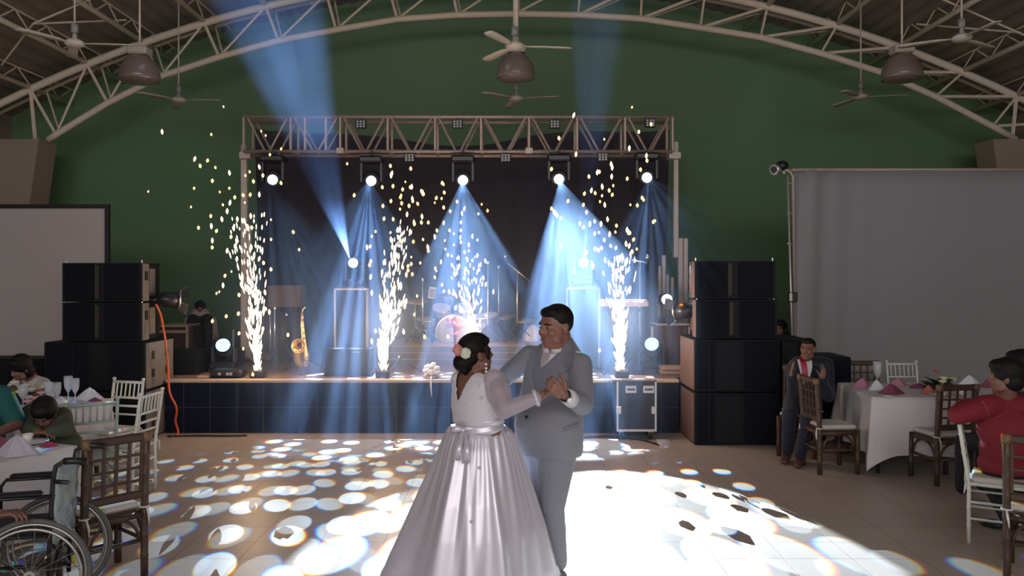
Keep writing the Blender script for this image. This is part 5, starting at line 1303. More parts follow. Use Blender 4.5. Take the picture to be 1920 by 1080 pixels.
mb.cap(at(1046, 672, 5.30), J['shL'], .072, .078); mb.cap(at(1036, 668, 5.33), J['shR'], .072, .074)
mb.cap(J['shL'], J['elL'], .080, .072); mb.cap(J['elL'], J['elL']+(J['wrL']-J['elL'])*.58, .072, .052)
mb.cap(J['shR'], J['elR'], .078, .066); mb.cap(J['elR'], J['elR']+(J['wrR']-J['elR'])*.8, .064, .046)
jacket = mb.build('jacket', SUIT, groom, True); remesh(jacket, .0085, 6)
mb = MB()
mb.ell(at(1034, 838, 5.33), (.205, .155, .11), M, 24, 14)
mb.cap(at(1044, 845, 5.27), J['knL'], .138, .094); mb.cap(J['knL'], J['knL']+(J['anL']-J['knL'])*1.0, .086, .072)
mb.cap(at(1014, 845, 5.40), J['knR'], .130, .090); mb.cap(J['knR'], J['knR']+(J['anR']-J['knR'])*1.0, .084, .070)
tr = mb.build('trousers', SUIT, groom, True); remesh(tr, .009, 5)
shoe(groom, J['anL'], J['anL']+V(-.2, -.3, 0), SHOE, 1.15); shoe(groom, J['anR'], J['anR']+V(-.25, -.2, 0), SHOE, 1.15)
# shirt front, tie, collar, lapels
dv = -fg
shirt = patch(groom, 'shirt_front', SHIRT, pix([(1017, 648), (1030, 650), (1050, 648), (1068, 634), (1067, 642), (1045, 664), (1011, 697)], 5.17), jacket, .003, .004, dirv=V(0, 1, 0))
patch(groom, 'lapel', SUITD, pix([(1067, 634), (1080, 646), (1068, 690), (1030, 722), (1014, 738), (1011, 698), (1044, 669)], 5.17), jacket, .007, .007, dirv=V(0, 1, 0))
patch(groom, 'lapel', SUITD, pix([(1017, 646), (1006, 664), (1000, 690), (1000, 712), (1009, 738), (1013, 738), (1012, 697), (1019, 668)], 5.2), jacket, .007, .007, dirv=V(0, 1, 0))
patch(groom, 'pocket', SUITD, pix([(1056, 800), (1088, 794), (1089, 801), (1057, 808)], 5.1), jacket, .003, .005, dirv=V(0, 1, 0))
patch(groom, 'button', BLK, pix([(984, 781), (987, 779), (990, 781), (990, 785), (987, 787), (984, 785)], 5.15), jacket, .006, .006, dirv=V(0, 1, 0), cuts=1)
nk = J['neck']
for sg in (-1, 1):
    rings = []
    for i in range(10):
        a = R(6+i*18.2); d_ = f*math.cos(a)+s*(sg*math.sin(a)); fr_ = max(0, math.cos(a))
        b0 = nk+f*.004+V(0, 0, .058); lo = b0+d_*(.090+.010*fr_)+V(0, 0, -.034*fr_-.010); hi = b0+d_*.080+V(0, 0, .026-.012*fr_)
        rings.append([lo, hi, hi+d_*.006, lo+d_*.008])
    MB().loft(rings).build('collar', SHIRT, groom, True)
tie = patch(groom, 'tie', TIEM, pix([(1021, 656), (1032, 653), (1033, 663), (1028, 677), (1014, 694), (1015, 676)], 5.15), jacket, .011, .009, dirv=V(0, 1, 0))
# cuff and watch
wl = J['wrL']; wd = (J['wrL']-J['elL']).normalized()
MB().cyl(wl-wd*.085, wl-wd*.010, .056, .046, n=22).build('shirt_cuff', SHIRT, groom, True)
x_, y_, z_ = frame_of(wd)
wt = MB().tube([wl+wd*.004+x_*.033*math.cos(a)+y_*.033*math.sin(a) for a in [2*math.pi*i/20 for i in range(20)]], .007, n=6, closed=True).build('watch_strap', SHOE, groom, True)
wf = (V(0, -1, -.1)-wd*V(0, -1, -.1).dot(wd)).normalized(); MB().cyl(wl+wd*.004+wf*.036, wl+wd*.004+wf*.046, .017, n=18).build('watch_face', mat('watch_silver', (.85, .85, .85), .2, metal=.6), wt, True)

# ================================================================== the bride
SATIN = mat('white_satin', (0.72, 0.68, 0.76), 0.31, spec=0.7, metal=0.32); LACE = mat('white_lace', (0.70, 0.66, 0.72), 0.7, bump=0.5, bscale=110, sheen=.3)
SHEER = mat('sheer_sleeve', (0.60, 0.52, 0.60), 0.6, alpha=0.62, sheen=0.4)
fb = V(0.76, 0.64, 0.0)
Jb = dict(pelvis=at(905, 815, 5.06), chest=at(898, 738, 5.06), neck=at(888, 702, 5.08), head=at(894, 664, 5.06),
          shR=at(928, 716, 4.95), shL=at(866, 712, 5.20), elR=at(946, 768, 4.80), wrR=at(1014, 743, 4.80),
          elL=at(872, 752, 5.36), wrL=at(918, 742, 5.42), hipL=at(893, 850, 5.12), hipR=at(915, 850, 4.98), knL=at(893, 950, 5.12), knR=at(925, 950, 4.98), anL=at(895, 1068, 5.12), anR=at(930, 1068, 4.98))
hfb = V(0.93, 0.42, 0.10)
bride, fr, p = figure('bride', 'woman in a white satin wedding gown seen from behind, dancing with the groom', (Jb['pelvis'].x, Jb['pelvis'].y, 0), Jb, .92, 1.02, fb, hfb,
    skin=SK_B, hk=.98, hands={'R': dict(d=(0.80, 0.02, 0.52), n=(0.2, 0.2, -0.9), thumb=1, curl=(.55, .6, .65, .7), tcurl=.5), 'L': dict(d=(0.3, 0.3, 0.9), n=(.7, -.7, 0), thumb=-1, curl=(.3, .3, .3, .3))})
f, s, u, M = fr
# hair, swept up with a bun
hf, hs, hu = basis(hfb); c = Jb['head']; HMx = Matrix((hs, hf, hu)).transposed()
mb = MB(); q = lambda x, y, z: c+hs*x+hf*y+hu*z
mb.ell(q(0, -.025, .050), (.088, .100, .086), HMx, 24, 14); mb.ell(q(0, -.060, -.005), (.080, .070, .075), HMx, 20, 12); mb.ell(q(0, -.010, .090), (.072, .085, .052), HMx, 20, 12)
mb.ell(q(0, .045, .080), (.062, .045, .035), HMx, 18, 10); mb.ell(q(0, -.105, -.040), (.066, .056, .058), HMx, 20, 12); mb.ell(q(-.0, -.085, -.070), (.055, .05, .035), HMx, 18, 10)
for i in range(9): a = i*.7; mb.ell(q(.05*math.cos(a), -.10+.01*math.sin(3*a), -.045+.05*math.sin(a)), .026, nu=10, nv=8)
mb.ell(q(.078, .045, .01), (.008, .02, .05), HMx, 10, 8)
hair = mb.build('hair', HAIR, bride, True); remesh(hair, .006, 2)
def rosette(name, c, r, m, seed, parent):
    rnd = random.Random(seed); mb = MB(); mb.ell(c, r*.45, nu=12, nv=8)
    for k in range(9):
        a = 6.283*k/9+rnd.uniform(-.2, .2); rr = r*rnd.uniform(.45, .62)
        d_ = V(math.cos(a)*.8, rnd.uniform(-.5, .1), math.sin(a)); mb.ell(Vector(c)+d_*rr, (r*.42, r*.3, r*.40), nu=10, nv=7)
    o = mb.build(name, m, parent, True); return remesh(o, .004, 1)
rosette('hair_flower', at(858, 656, 4.97), .040, mat('salmon_rose', (0.62, 0.24, 0.23), .6), 1, bride); rosette('hair_flower', at(873, 662, 4.93), .040, mat('ivory_rose', (0.62, 0.66, 0.52), .6), 2, bride); rosette('hair_flower', at(847, 658, 4.98), .014, LACE, 3, bride)
for (dx, dz) in ((0, 0), (0, -.025), (0, -.045)): MB().ell(at(911.5, 683, 4.93)+V(dx, 0, dz), .0085, nu=12, nv=8).build('earring', mat('pearl', (.85, .82, .78), .15, spec=1), bride, True)
# bodice, open in a V at the back
RB = [(897, 790, .172, .140, 0), (897, 778, .176, .140, 0), (896, 762, .188, .146, .004), (896, 745, .198, .160, .022), (897, 728, .200, .158, .024), (895, 714, .192, .125, .010), (891, 704, .150, .090, 0), (888, 697, .098, .070, 0)]
def rB(x, y, rx, ry, o_, d=5.07, n=160, e=2.2):
    out = []; c = at(x, y, d)+f*o_
    for i in range(n):
        a = 2*math.pi*i/n; ca, sa = math.cos(a), math.sin(a); out.append(c+s*(rx*math.copysign(abs(ca)**(2/e), ca))+f*(ry*math.copysign(abs(sa)**(2/e), sa)))
    return out
mb = MB(); fine = []
for a, b in zip(RB[:-1], RB[1:]):
    for k in range(9): t_ = k/9; fine.append(tuple(x+(y-x)*t_ for x, y in zip(a, b)))
fine.append(RB[-1]); rings = [rB(*r_) for r_ in fine]
V1 = at(870, 752, 5.0)    # the point of the V
n = 160; vs = [p_ for r_ in rings for p_ in r_]; fs = []
zt = vs[-1].z; cb = at(889, 697, 5.07)
for j in range(len(rings)-1):
    for i in range(n):
        fc = (rings[j][i]+rings[j+1][(i+1) % n])/2; back = (fc-cb).dot(-f); side = (fc-V(cb.x, cb.y, fc.z)).dot(s)
        w_ = .085*max(0, (fc.z-V1.z)/(zt-V1.z))**.8
        if back > 0 and abs(side+.005) < w_: continue
        fs.append([j*n+i, j*n+(i+1) % n, (j+1)*n+(i+1) % n, (j+1)*n+i])
mb.add(vs, fs, True); bod = mb.build('bodice', LACE, bride, True)
sm_ = bod.modifiers.new('t', 'SOLIDIFY'); sm_.thickness = .006; sm_.offset = 1
# smooth back of skin filling the V
bk = MB(); bk.loft([rB(x, y, rx-.014, ry-.012, o_) for x, y, rx, ry, o_ in RB]); bo = bk.build('back_skin', SK_B, bride, True)
bm = bmesh.new(); bm.from_mesh(bo.data); bm.to_mesh(bo.data); bm.free()
bb = next(c_ for c_ in bride.children if c_.name.startswith('body')); join_into(bb, bo)
# shoulder caps of lace, sheer sleeves
for a in ('R', 'L'):
    sh = Jb['sh'+a]; mb = MB()
    mb.cap(Jb['neck']+(sh-Jb['neck'])*.55-V(0, 0, .02), sh-(sh-Jb['neck'])*.12, .052, .070); o = mb.build('lace_shoulder', LACE, bride, True); remesh(o, .008, 3)
for a in ('R', 'L'):
    sh, el, wr = Jb['sh'+a], Jb['el'+a], Jb['wr'+a]; mb = MB()
    mb.cap(sh-(sh-Jb['neck'])*.02, sh+(el-sh)*.5, .078, .078); mb.cap(sh+(el-sh)*.4, el, .078, .058); mb.cap(el, wr-(wr-el)*.12, .056, .038)
    o = mb.build('sheer_sleeve', SHEER, bride, True); remesh(o, .008, 5)
    wd = (wr-el).normalized(); x_, y_, z_ = frame_of(wd)
    MB().tube([wr-wd*.03+x_*.040*math.cos(t_)+y_*.040*math.sin(t_) for t_ in [2*math.pi*i/22 for i in range(22)]], [.012+.004*math.sin(i*2.4) for i in range(22)], n=8, closed=True).build('lace_cuff', LACE, bride, True)
# lace edging and scattered motifs
def motif(c, r, parent=bride, m=LACE, nrm=V(0, -1, 0.1)):
    x_, y_, z_ = frame_of(nrm); mb = MB()
    for k in range(5): a = 6.283*k/5; mb.ell(c+x_*r*.6*math.cos(a)+y_*r*.6*math.sin(a), (r*.42, r*.42, r*.42), nu=8, nv=6)
    mb.build('lace_motif', m, parent, True)
for (px, py) in ((905, 703), (899, 722), (884, 727), (917, 703), (855, 730), (876, 756), (903, 745), (938, 757), (929, 748), (944, 744), (1003, 742), (1001, 752), (934, 720)):
    h = None
    for o in (bod,):
        bm = bmesh.new(); bm.from_mesh(o.data)
        for v in bm.verts: v.co += Vector(bride.location)
        bv = BVHTree.FromBMesh(bm); bm.free(); q0 = at(px, py, 4.0); h = bv.ray_cast(q0, (q0-V(0, 0, EYE)).normalized(), 4)
    if h[0] is not None: motif(h[0]-h[1]*0.0+V(0, -.008, 0), .014, nrm=h[1])
# waistband with soft wraps
mb = MB(); rings = []
for j in range(9):
    q_ = j/8; y_ = 806-28*q_; rr = .176+.006*math.sin(q_*math.pi*3.2)
    rings.append([at(898+q_*-1, y_, 5.065)+s*(rr*math.cos(a)*1.0)+f*(rr*.80*math.sin(a))+V(0, 0, .012*math.sin(a*1.0+.6)+.004*math.sin(5*a+j)) for a in [2*math.pi*i/64 for i in range(64)]])
mb.loft(rings); mb.build('sash', SATIN, bride, True)
# skirt with folds
N_ = 360; mb = MB(); rings = []; rnd = random.Random(11)
folds = [(rnd.uniform(0, 6.28), rnd.uniform(.10, .26), rnd.uniform(.5, 1.0)) for _ in range(14)]
PR = [(0.0, 897, 798, .172, .145), (.04, 899, 808, .205, .175), (.12, 899, 832, .238, .215), (.25, 900, 870, .280, .265), (.45, 900, 925, .342, .340), (.65, 900, 985, .405, .405), (.85, 898, 1048, .462, .465), (1.0, 898, 1097, .500, .500)]
def interp(q_):
    for a, b in zip(PR[:-1], PR[1:]):
        if q_ <= b[0]: t_ = (q_-a[0])/(b[0]-a[0]); return [x+(y-x)*t_ for x, y in zip(a, b)]
    return list(PR[-1])
K_ = 64
for j in range(K_+1):
    q_ = j/K_; _, px, py, rx, ry = interp(q_); c = at(px, py, 5.07); c.z = max(c.z, .012); ring = []
    for i in range(N_):
        a = 2*math.pi*i/N_; dr = 0
        for (a0, wd_, am) in folds:
            dd = math.atan2(math.sin(a-a0-.25*q_*math.sin(a0*3)), math.cos(a-a0-.25*q_*math.sin(a0*3))); w2 = wd_*(.55+.6*q_)
            dr += am*math.exp(-(dd/w2)**2)
        amp = .008+.062*q_**.9
        fine_ = .003*math.sin(a*31+2.2*math.sin(a*3)+3*q_)*(1-q_)*min(1, q_*14)+.004*math.sin(a*17+4*q_)*q_
        r_ = amp*(dr-1.1)+fine_*1.2
        if q_ > .92: r_ += .008*math.sin(a*9)
        ring.append(c+V(math.cos(a)*(rx+r_), math.sin(a)*(ry+r_), 0))
    rings.append(ring)
mb.loft(rings, cap=False); mb.f.append([i for i in range(N_)][::-1]); mb.sm.append(False)
skirt = mb.build('skirt', SATIN, bride, True)
# bow with tails at the left of the waist
BW = at(868, 806, 4.93)
for (dx, dz, sx, sz) in ((-.035, .005, .035, .022), (.04, .008, .04, .020)):
    MB().ell(BW+V(dx, 0, dz), (sx, .02, sz), nu=14, nv=10).build('bow_loop', SATIN, bride, True)
MB().ell(BW, (.016, .020, .018), nu=12, nv=8).build('bow_knot', SATIN, bride, True)
for (x1, y1, x2, y2) in ((862, 830, 856, 862), (876, 835, 874, 868)):
    p0 = BW; p1 = at(x1, y1, 4.84); p2 = at(x2, y2, 4.80); w_ = .016
    MB().loft([[q_+V(-w_*k_, 0, 0), q_+V(w_*k_, 0, 0), q_+V(w_*k_, .008, 0), q_+V(-w_*k_, .008, 0)] for q_, k_ in ((p0, .5), (p1, 1.2), (p2, 1.6))]).build('bow_tail', SATIN, bride, True)
for (px, py) in ((899, 877), (953, 812), (958, 833), (884, 978)):
    bm = bmesh.new(); bm.from_mesh(skirt.data)
    for v in bm.verts: v.co += Vector(bride.location)
    bv = BVHTree.FromBMesh(bm); bm.free(); q0 = at(px, py, 3.5); h = bv.ray_cast(q0, (q0-V(0, 0, EYE)).normalized(), 4)
    if h[0] is not None: motif(h[0]+V(0, -.002, 0), .013, nrm=h[1])

# ================================================================== guests
NAVYS = mat('navy_suit', (0.005, 0.007, 0.022), 0.75, sheen=.15); REDT = mat('red_tie', (0.42, 0.02, 0.05), 0.5); REDS = mat('red_shirt', (0.19, 0.008, 0.020), 0.8)
BROWNSHOE = mat('brown_shoe', (0.10, 0.04, 0.03), 0.4)
def seat_joints(hx, hy, heading, headz, sz=.47, lean=0.0, w=.19, hipw=.09, k=1.0):
    "joints of someone sitting at (hx, hy) facing heading (radians, 0 = +Y, counter-clockwise)"
    F = V(-math.sin(heading), math.cos(heading), 0); S_ = V(F.y, -F.x, 0)
    pel = V(hx, hy, sz+.13); H = headz-.12; neck = pel+F*lean+V(0, 0, (H-.15)-pel.z); ch = pel.lerp(neck, .66)
    J = dict(pelvis=pel, chest=ch, neck=neck, head=neck+F*(.03+lean*.3)+V(0, 0, .145))
    for a, q in (('R', 1), ('L', -1)):
        J['sh'+a] = neck+S_*q*w-V(0, 0, .055)+F*.0; J['el'+a] = J['sh'+a]+V(0, 0, -.28)*k+F*.06; J['wr'+a] = J['el'+a]+F*.24*k-S_*q*.05; J['hip'+a] = pel+S_*q*hipw-V(0, 0, .03)+F*.04; J['kn'+a] = J['hip'+a]+F*.40*k+S_*q*.03; J['kn'+a].z = .50
        J['an'+a] = V(J['kn'+a].x, J['kn'+a].y, .09)+F*.02
    return J, F, S_
# man in the navy suit, clapping
J, F, S_ = seat_joints(3.13, 8.62, R(152), 1.315)
J['neck'].x = X(1519, 8.5); J['head'] = at(1515, 655, 8.45)
J['shR'] = at(1496, 682, 8.60); J['shL'] = at(1549, 684, 8.45)
J['wrR'] = at(1484, 706, 8.22); J['wrL'] = at(1541, 712, 8.15)
J['elR'] = at(1487, 736, 8.48); J['elL'] = at(1553, 742, 8.32)
J['knR'] = at(1480, 778, 8.30); J['knL'] = at(1514, 782, 8.15); J['anR'] = at(1476, 845, 8.35); J['anL'] = at(1500, 850, 8.18)
J['anR'].z = J['anL'].z = .09
man, fr, p = figure('seated_man', 'seated man in a navy suit and red tie clapping at the dancers', (3.13, 8.62, 0), J, .95, 1.0, F, V(-.62, -.78, -.02),
    hands={'R': dict(d=(.0, -.15, 1), n=(.9, -.3, 0), thumb=1, curl=(.15, .15, .18, .2)), 'L': dict(d=(.15, -.15, 1), n=(-.9, -.3, 0), thumb=-1, curl=(.15, .15, .18, .2))})
hair_cap(man, J['head'], V(-.62, -.78, -.02), k=.94, full=-.004)
suit = top_garment(man, J, fr, NAVYS, 1.03, 1.0, .02, name='jacket'); trousers(man, J, fr, NAVYS, 1.0)
patch(man, 'shirt_front', SHIRT, pix([(1504, 670), (1530, 664), (1530, 690), (1522, 718), (1512, 725), (1507, 700)], 8.38), suit, .004, .004, dirv=V(0, 1, 0), back=.03)
patch(man, 'tie', REDT, pix([(1510, 671), (1521, 671), (1519, 680), (1522, 708), (1513, 714), (1512, 682)], 8.36), suit, .012, .006, dirv=V(0, 1, 0), back=.03)
for a, d_ in (('R', (0, -.15, 1)), ('L', (.15, -.15, 1))):
    w_ = (J['wr'+a]-J['el'+a]).normalized(); MB().cyl(J['wr'+a]-w_*.05, J['wr'+a]-w_*.005, .036, .034, n=16).build('shirt_cuff', SHIRT, man, True)
shoe(man, J['anR'], J['anR']+F, BROWNSHOE); shoe(man, J['anL'], J['anL']+F, BROWNSHOE)
# man in red, back to us, arm over the chair back
J, F, S_ = seat_joints(3.60, 5.88, R(-28), 1.33)
J['head'] = at(1884, 708, 5.75); J['neck'] = at(1884, 748, 5.80)
J['shL'] = at(1848, 762, 5.78); J['shR'] = at(1932, 764, 5.70); J['elL'] = at(1796, 778, 5.78); J['wrL'] = at(1812, 758, 6.06)
J['elR'] = at(1945, 830, 5.85); J['wrR'] = at(1925, 815, 6.1); J['chest'] = at(1888, 805, 5.80); J['pelvis'] = at(1888, 878, 5.84)
J['hipL'] = at(1878, 895, 5.9); J['hipR'] = at(1912, 895, 5.85); J['knL'] = at(1862, 908, 6.22); J['knR'] = at(1915, 905, 6.25); J['anL'] = V(J['knL'].x+.02, 6.05, .09); J['anR'] = V(J['knR'].x, 6.12, .09)
mr, fr, p = figure('seated_man', 'man in a red shirt seated back to us, elbow on a white chair', (3.60, 5.88, 0), J, 1.0, 1.08, F, V(-.88, .42, -.05),
    eyes=False, hands={'L': dict(d=(.5, .8, .1), n=(.5, 0, -.8), thumb=1, curl=(.4, .4, .45, .5))})
hair_cap(mr, J['head'], V(-.88, .42, -.05), k=1.05, full=.010, low=-.03)
top_garment(mr, J, fr, REDS, 1.12, .96, .020, name='red_shirt')
DKT = mat('dark_trousers', (0.010, 0.011, 0.016), 0.8); trousers(mr, J, fr, DKT, 1.02)
shoe(mr, J['anL'], J['anL']+V(-.2, .25, 0), SHOE); shoe(mr, J['anR'], J['anR']+V(0, .3, 0), SHOE)
MB().tube([at(1842, 752, 5.66), at(1850, 766, 5.655), at(1854, 780, 5.66)], .003, n=5).build('shoulder_seam', mat('seam_red', (.4, .06, .07), .8), mr, True)
# person beyond him
J, F, S_ = seat_joints(4.18, 6.55, R(20), 1.40)
J['head'] = at(1912, 690, 6.3); 
t_ = J['head']-J['neck']; J['neck'] = J['head']-V(0.0, 0.03, .15)
dkp, fr, p = figure('seated_person', 'dark-haired guest behind the man in red, cut off by the right edge', (4.18, 6.55, 0), J, 1.0, 1.0, F, V(-.3, .9, 0), eyes=False)
hair_cap(dkp, J['head'], V(-.3, .9, 0), k=1.05, full=.014, low=-.04); top_garment(dkp, J, fr, DKT, 1.0, .96, name='dark_top'); trousers(dkp, J, fr, DKT)
# woman in white at the far left table, leaning over it
J, F, S_ = seat_joints(-5.05, 8.30, R(190), 1.18, lean=.28)
J['head'] = at(38, 692, 7.95); J['neck'] = at(58, 707, 8.15); J['shL'] = at(80, 722, 8.10); J['shR'] = at(36, 720, 8.2); J['chest'] = at(66, 740, 8.25)
J['elL'] = at(92, 756, 7.85); J['wrL'] = at(60, 752, 7.7); J['elR'] = at(22, 752, 7.9); J['wrR'] = at(42, 752, 7.72)
for a in ('wrL', 'wrR'): J[a].z = .80
for a in ('elL', 'elR'): J[a].z = .81
wo, fr, p = figure('seated_woman', 'woman in a white short-sleeved top leaning over the farther left table', (-5.05, 8.30, 0), J, .95, .95, F, V(-.35, -.8, -.35),
    hands={'L': dict(d=(-1, -.2, 0), n=(0, 0, -1), thumb=-1), 'R': dict(d=(1, -.2, 0), n=(0, 0, -1), thumb=1)})
hair_cap(wo, J['head'], V(-.35, -.8, -.35), k=1.02, full=.014, low=-.05); top_garment(wo, J, fr, mat('white_top', (.62, .58, .54), .8), 1.08, .34, name='white_top'); trousers(wo, J, fr, DKT)
# person in green at the left edge
J, F, S_ = seat_joints(-4.10, 6.12, R(165), 1.26)
J['head'] = V(-4.12, 6.02, 1.20); J['neck'] = V(-4.08, 6.08, 1.05); J['shL'] = at(4, 742, 5.98); J['shR'] = at(-80, 742, 6.1); J['elL'] = at(32, 806, 5.92); J['wrL'] = at(-22, 822, 5.66)
J['wrL'].z = .80; J['elL'].z = .84; J['chest'] = at(-28, 785, 6.1)
gr, fr, p = figure('seated_man', 'person in a dark green t-shirt at the left edge, forearm on the table', (-4.10, 6.12, 0), J, 1.0, 1.12, F, V(-.2, -.9, -.2),
    hands={'L': dict(d=(-.9, -.4, 0), n=(0, 0, -1), thumb=-1)})
hair_cap(gr, J['head'], V(-.2, -.9, -.2), k=1.0); top_garment(gr, J, fr, mat('teal_tshirt', (0.008, 0.085, 0.085), .85), 1.14, .40, name='tshirt'); trousers(gr, J, fr, DKT)
# child resting on the table in olive
J, F, S_ = seat_joints(-3.50, 6.20, R(170), 1.05, lean=.1, w=.14, k=.8)
J['head'] = at(84, 806, 5.98); J['neck'] = at(96, 775, 6.16); J['chest'] = at(92, 800, 6.24); J['shL'] = at(116, 782, 6.12); J['shR'] = at(58, 775, 6.2)
J['elL'] = at(122, 836, 5.95); J['elR'] = at(54, 836, 6.0); J['wrL'] = at(92, 838, 5.84); J['wrR'] = at(70, 838, 5.84)
for a in ('elL', 'elR', 'wrL', 'wrR'): J[a].z = .795
J['head'].z = .90
ch, fr, p = figure('seated_child', 'child in an olive top resting the head on folded arms on the table', (-3.50, 6.20, 0), J, .88, .88, F, V(.1, -.75, -.62), hk=.92,
    hands={'L': dict(d=(-1, -.1, 0), n=(0, 0, -1), thumb=-1), 'R': dict(d=(1, -.1, 0), n=(0, 0, -1), thumb=1)})
hair_cap(ch, J['head'], V(.1, -.75, -.62), k=.95, full=.012); top_garment(ch, J, fr, mat('olive_top', (0.055, 0.062, 0.038), .85, var=.5, vscale=14), 1.02, .96, name='olive_top'); trousers(ch, J, fr, DKT, .9)
# elderly forearm: guest beside the wheelchair, mostly outside the picture
J, F, S_ = seat_joints(-3.42, 3.86, R(-30), 1.25)
J['elR'] = at(-60, 985, 4.25); J['wrR'] = at(-6, 965, 4.3); J['shR'] = V(-3.22, 3.90, 1.03)
eg, fr, p = figure('seated_person', 'guest mostly outside the left edge, bare forearm reaching past the wheelchair armrest', (-3.42, 3.86, 0), J, 1.05, 1.05, F,
    hands={'R': dict(d=(.9, .1, .1), n=(0, 0, -1), thumb=1, curl=(.5, .5, .55, .6))})
hair_cap(eg, J['head'], F); top_garment(eg, J, fr, DKT, 1.05, .42, name='dark_top'); trousers(eg, J, fr, DKT)
# operator at the back
def standing(x, y, z0, heading, k=1.0):
    F = V(-math.sin(heading), math.cos(heading), 0); S_ = V(F.y, -F.x, 0); b = V(x, y, z0); J = dict(pelvis=b+V(0, 0, .95*k), chest=b+V(0, 0, 1.25*k), neck=b+V(0, 0, 1.45*k), head=b+V(0, 0, 1.61*k)+F*.02)
    for a, q in (('R', 1), ('L', -1)):
        J['sh'+a] = b+S_*q*.18*k+V(0, 0, 1.40*k); J['el'+a] = b+S_*q*.23*k+V(0, 0, 1.12*k)+F*.03; J['wr'+a] = b+S_*q*.17*k+V(0, 0, 1.0*k)+F*.24
        J['hip'+a] = b+S_*q*.09*k+V(0, 0, .90*k); J['kn'+a] = b+S_*q*.10*k+V(0, 0, .48*k)+F*.02; J['an'+a] = b+S_*q*.10*k+V(0, 0, .09)
    return J, F, S_
def sitting_at(x, y, z0, heading, headtop, label, shirt_m, group=None, hd=None):
    J, F, S_ = seat_joints(x, y, heading, headtop-z0, k=.9)
    for q in J: J[q] = Vector(J[q])+V(0, 0, z0)
    for a, q in (('R', 1), ('L', -1)): J['el'+a] = J['sh'+a]+V(0, 0, -.27)+F*.08+S_*q*.04; J['wr'+a] = J['el'+a]+F*.22+V(0, 0, .0)-S_*q*.05
    t, fr, p = figure('seated_person', label, (x, y, z0), J, .95, .98, F, hd, skin=SK_D)
    hair_cap(t, J['head'], hd or F, k=.98, full=.006); top_garment(t, J, fr, shirt_m, 1.0, .96, name='shirt'); trousers(t, J, fr, DKT); return t, J, F
OP = at(373, 580, 13.0)
sitting_at(OP.x, 13.05, SZ, R(200), Z(565, 13.0), 'person in a pale shirt with a dark collar sitting behind the control desk', mat('pale_shirt', (.35, .30, .27), .8), hd=V(.35, -.9, -.2))
t = thing('stool', 'low dark stool under the person behind the control desk', 'stool', (OP.x, 13.05, SZ))
MB().cyl((0, 0, .42), (0, 0, .46), .17, n=20).build('seat', STD, t)
for q in range(4): MB().cyl((.12*math.cos(q*1.57), .12*math.sin(q*1.57), .42), (.15*math.cos(q*1.57), .15*math.sin(q*1.57), 0.006), .015).build('leg', STD, t)
# head behind the right stack
PB = at(1466, 617, 11.0)
J, F, S_ = standing(PB.x-.03, 11.0, SZ, R(180), k=(PB.z-SZ)/1.61)
pb, fr, p = figure('standing_person', 'dark-haired person peering over the right-hand speaker stack', (PB.x-.03, 11.0, SZ), J, .8, .8, F, V(-.6, -.8, 0), hk=.95)
hair_cap(pb, J['head'], V(-.6, -.8, 0), k=.95, full=.008); top_garment(pb, J, fr, DKT, .8, .96, name='dark_top'); trousers(pb, J, fr, DKT, .8)
# ------------------------------------------------------------------ sparks
HOT = nosample(mat('spark_hot', (1, .9, .7), .5, emit=(1.0, 0.80, 0.56), estr=2.4))
EMB = nosample(mat('spark_ember', (1, .7, .35), .5, emit=(1.0, 0.60, 0.24), estr=1.9))
WRM = nosample(mat('spark_warm', (1, .8, .5), .5, emit=(1.0, 0.70, 0.40), estr=2.2))
def streak(mb, p, d, L, r):
    d = Vector(d).normalized(); x, y, _ = frame_of(d)
    vs = []
    for t_, q in ((-1, .12), (-.5, .85), (.25, 1), (1, .15)):
        for k in range(5):
            a = 6.2832*k/5; vs.append(Vector(p)+d*(L/2*t_)+x*(r*q*math.cos(a))+y*(r*q*math.sin(a)))
    fs = [[j*5+k, j*5+(k+1) % 5, (j+1)*5+(k+1) % 5, (j+1)*5+k] for j in range(3) for k in range(5)]+[[4, 3, 2, 1, 0], [15, 16, 17, 18, 19]]
    mb.add(vs, fs, True)
# each plume: nozzle pixel, distance, centre line (pixel x, y, half width) from the nozzle upwards
PLUMES = [
 (484, 700, 10.05, [(484, 700, 2), (480, 650, 9), (476, 600, 15), (478, 550, 22), (470, 500, 30), (462, 440, 34), (458, 400, 36)], 'dense jet of white-hot sparks at the left end of the stage'),
 (718, 700, 10.05, [(718, 700, 3), (720, 650, 10), (728, 610, 17), (738, 570, 24), (740, 520, 26), (748, 470, 24), (752, 430, 22)], 'dense jet of sparks right of the blue monitor box'),
 (888, 648, 11.9, [(886, 648, 8), (884, 610, 17), (880, 570, 22), (876, 530, 28), (880, 490, 32)], 'jet of sparks rising behind the head of the bride'),
 (1165, 696, 9.6, [(1164, 696, 3), (1161, 640, 12), (1160, 590, 17), (1162, 550, 24), (1160, 510, 30), (1160, 480, 30)], 'dense jet of sparks rising from the road case')]
N_J = (230, 260, 130, 250)
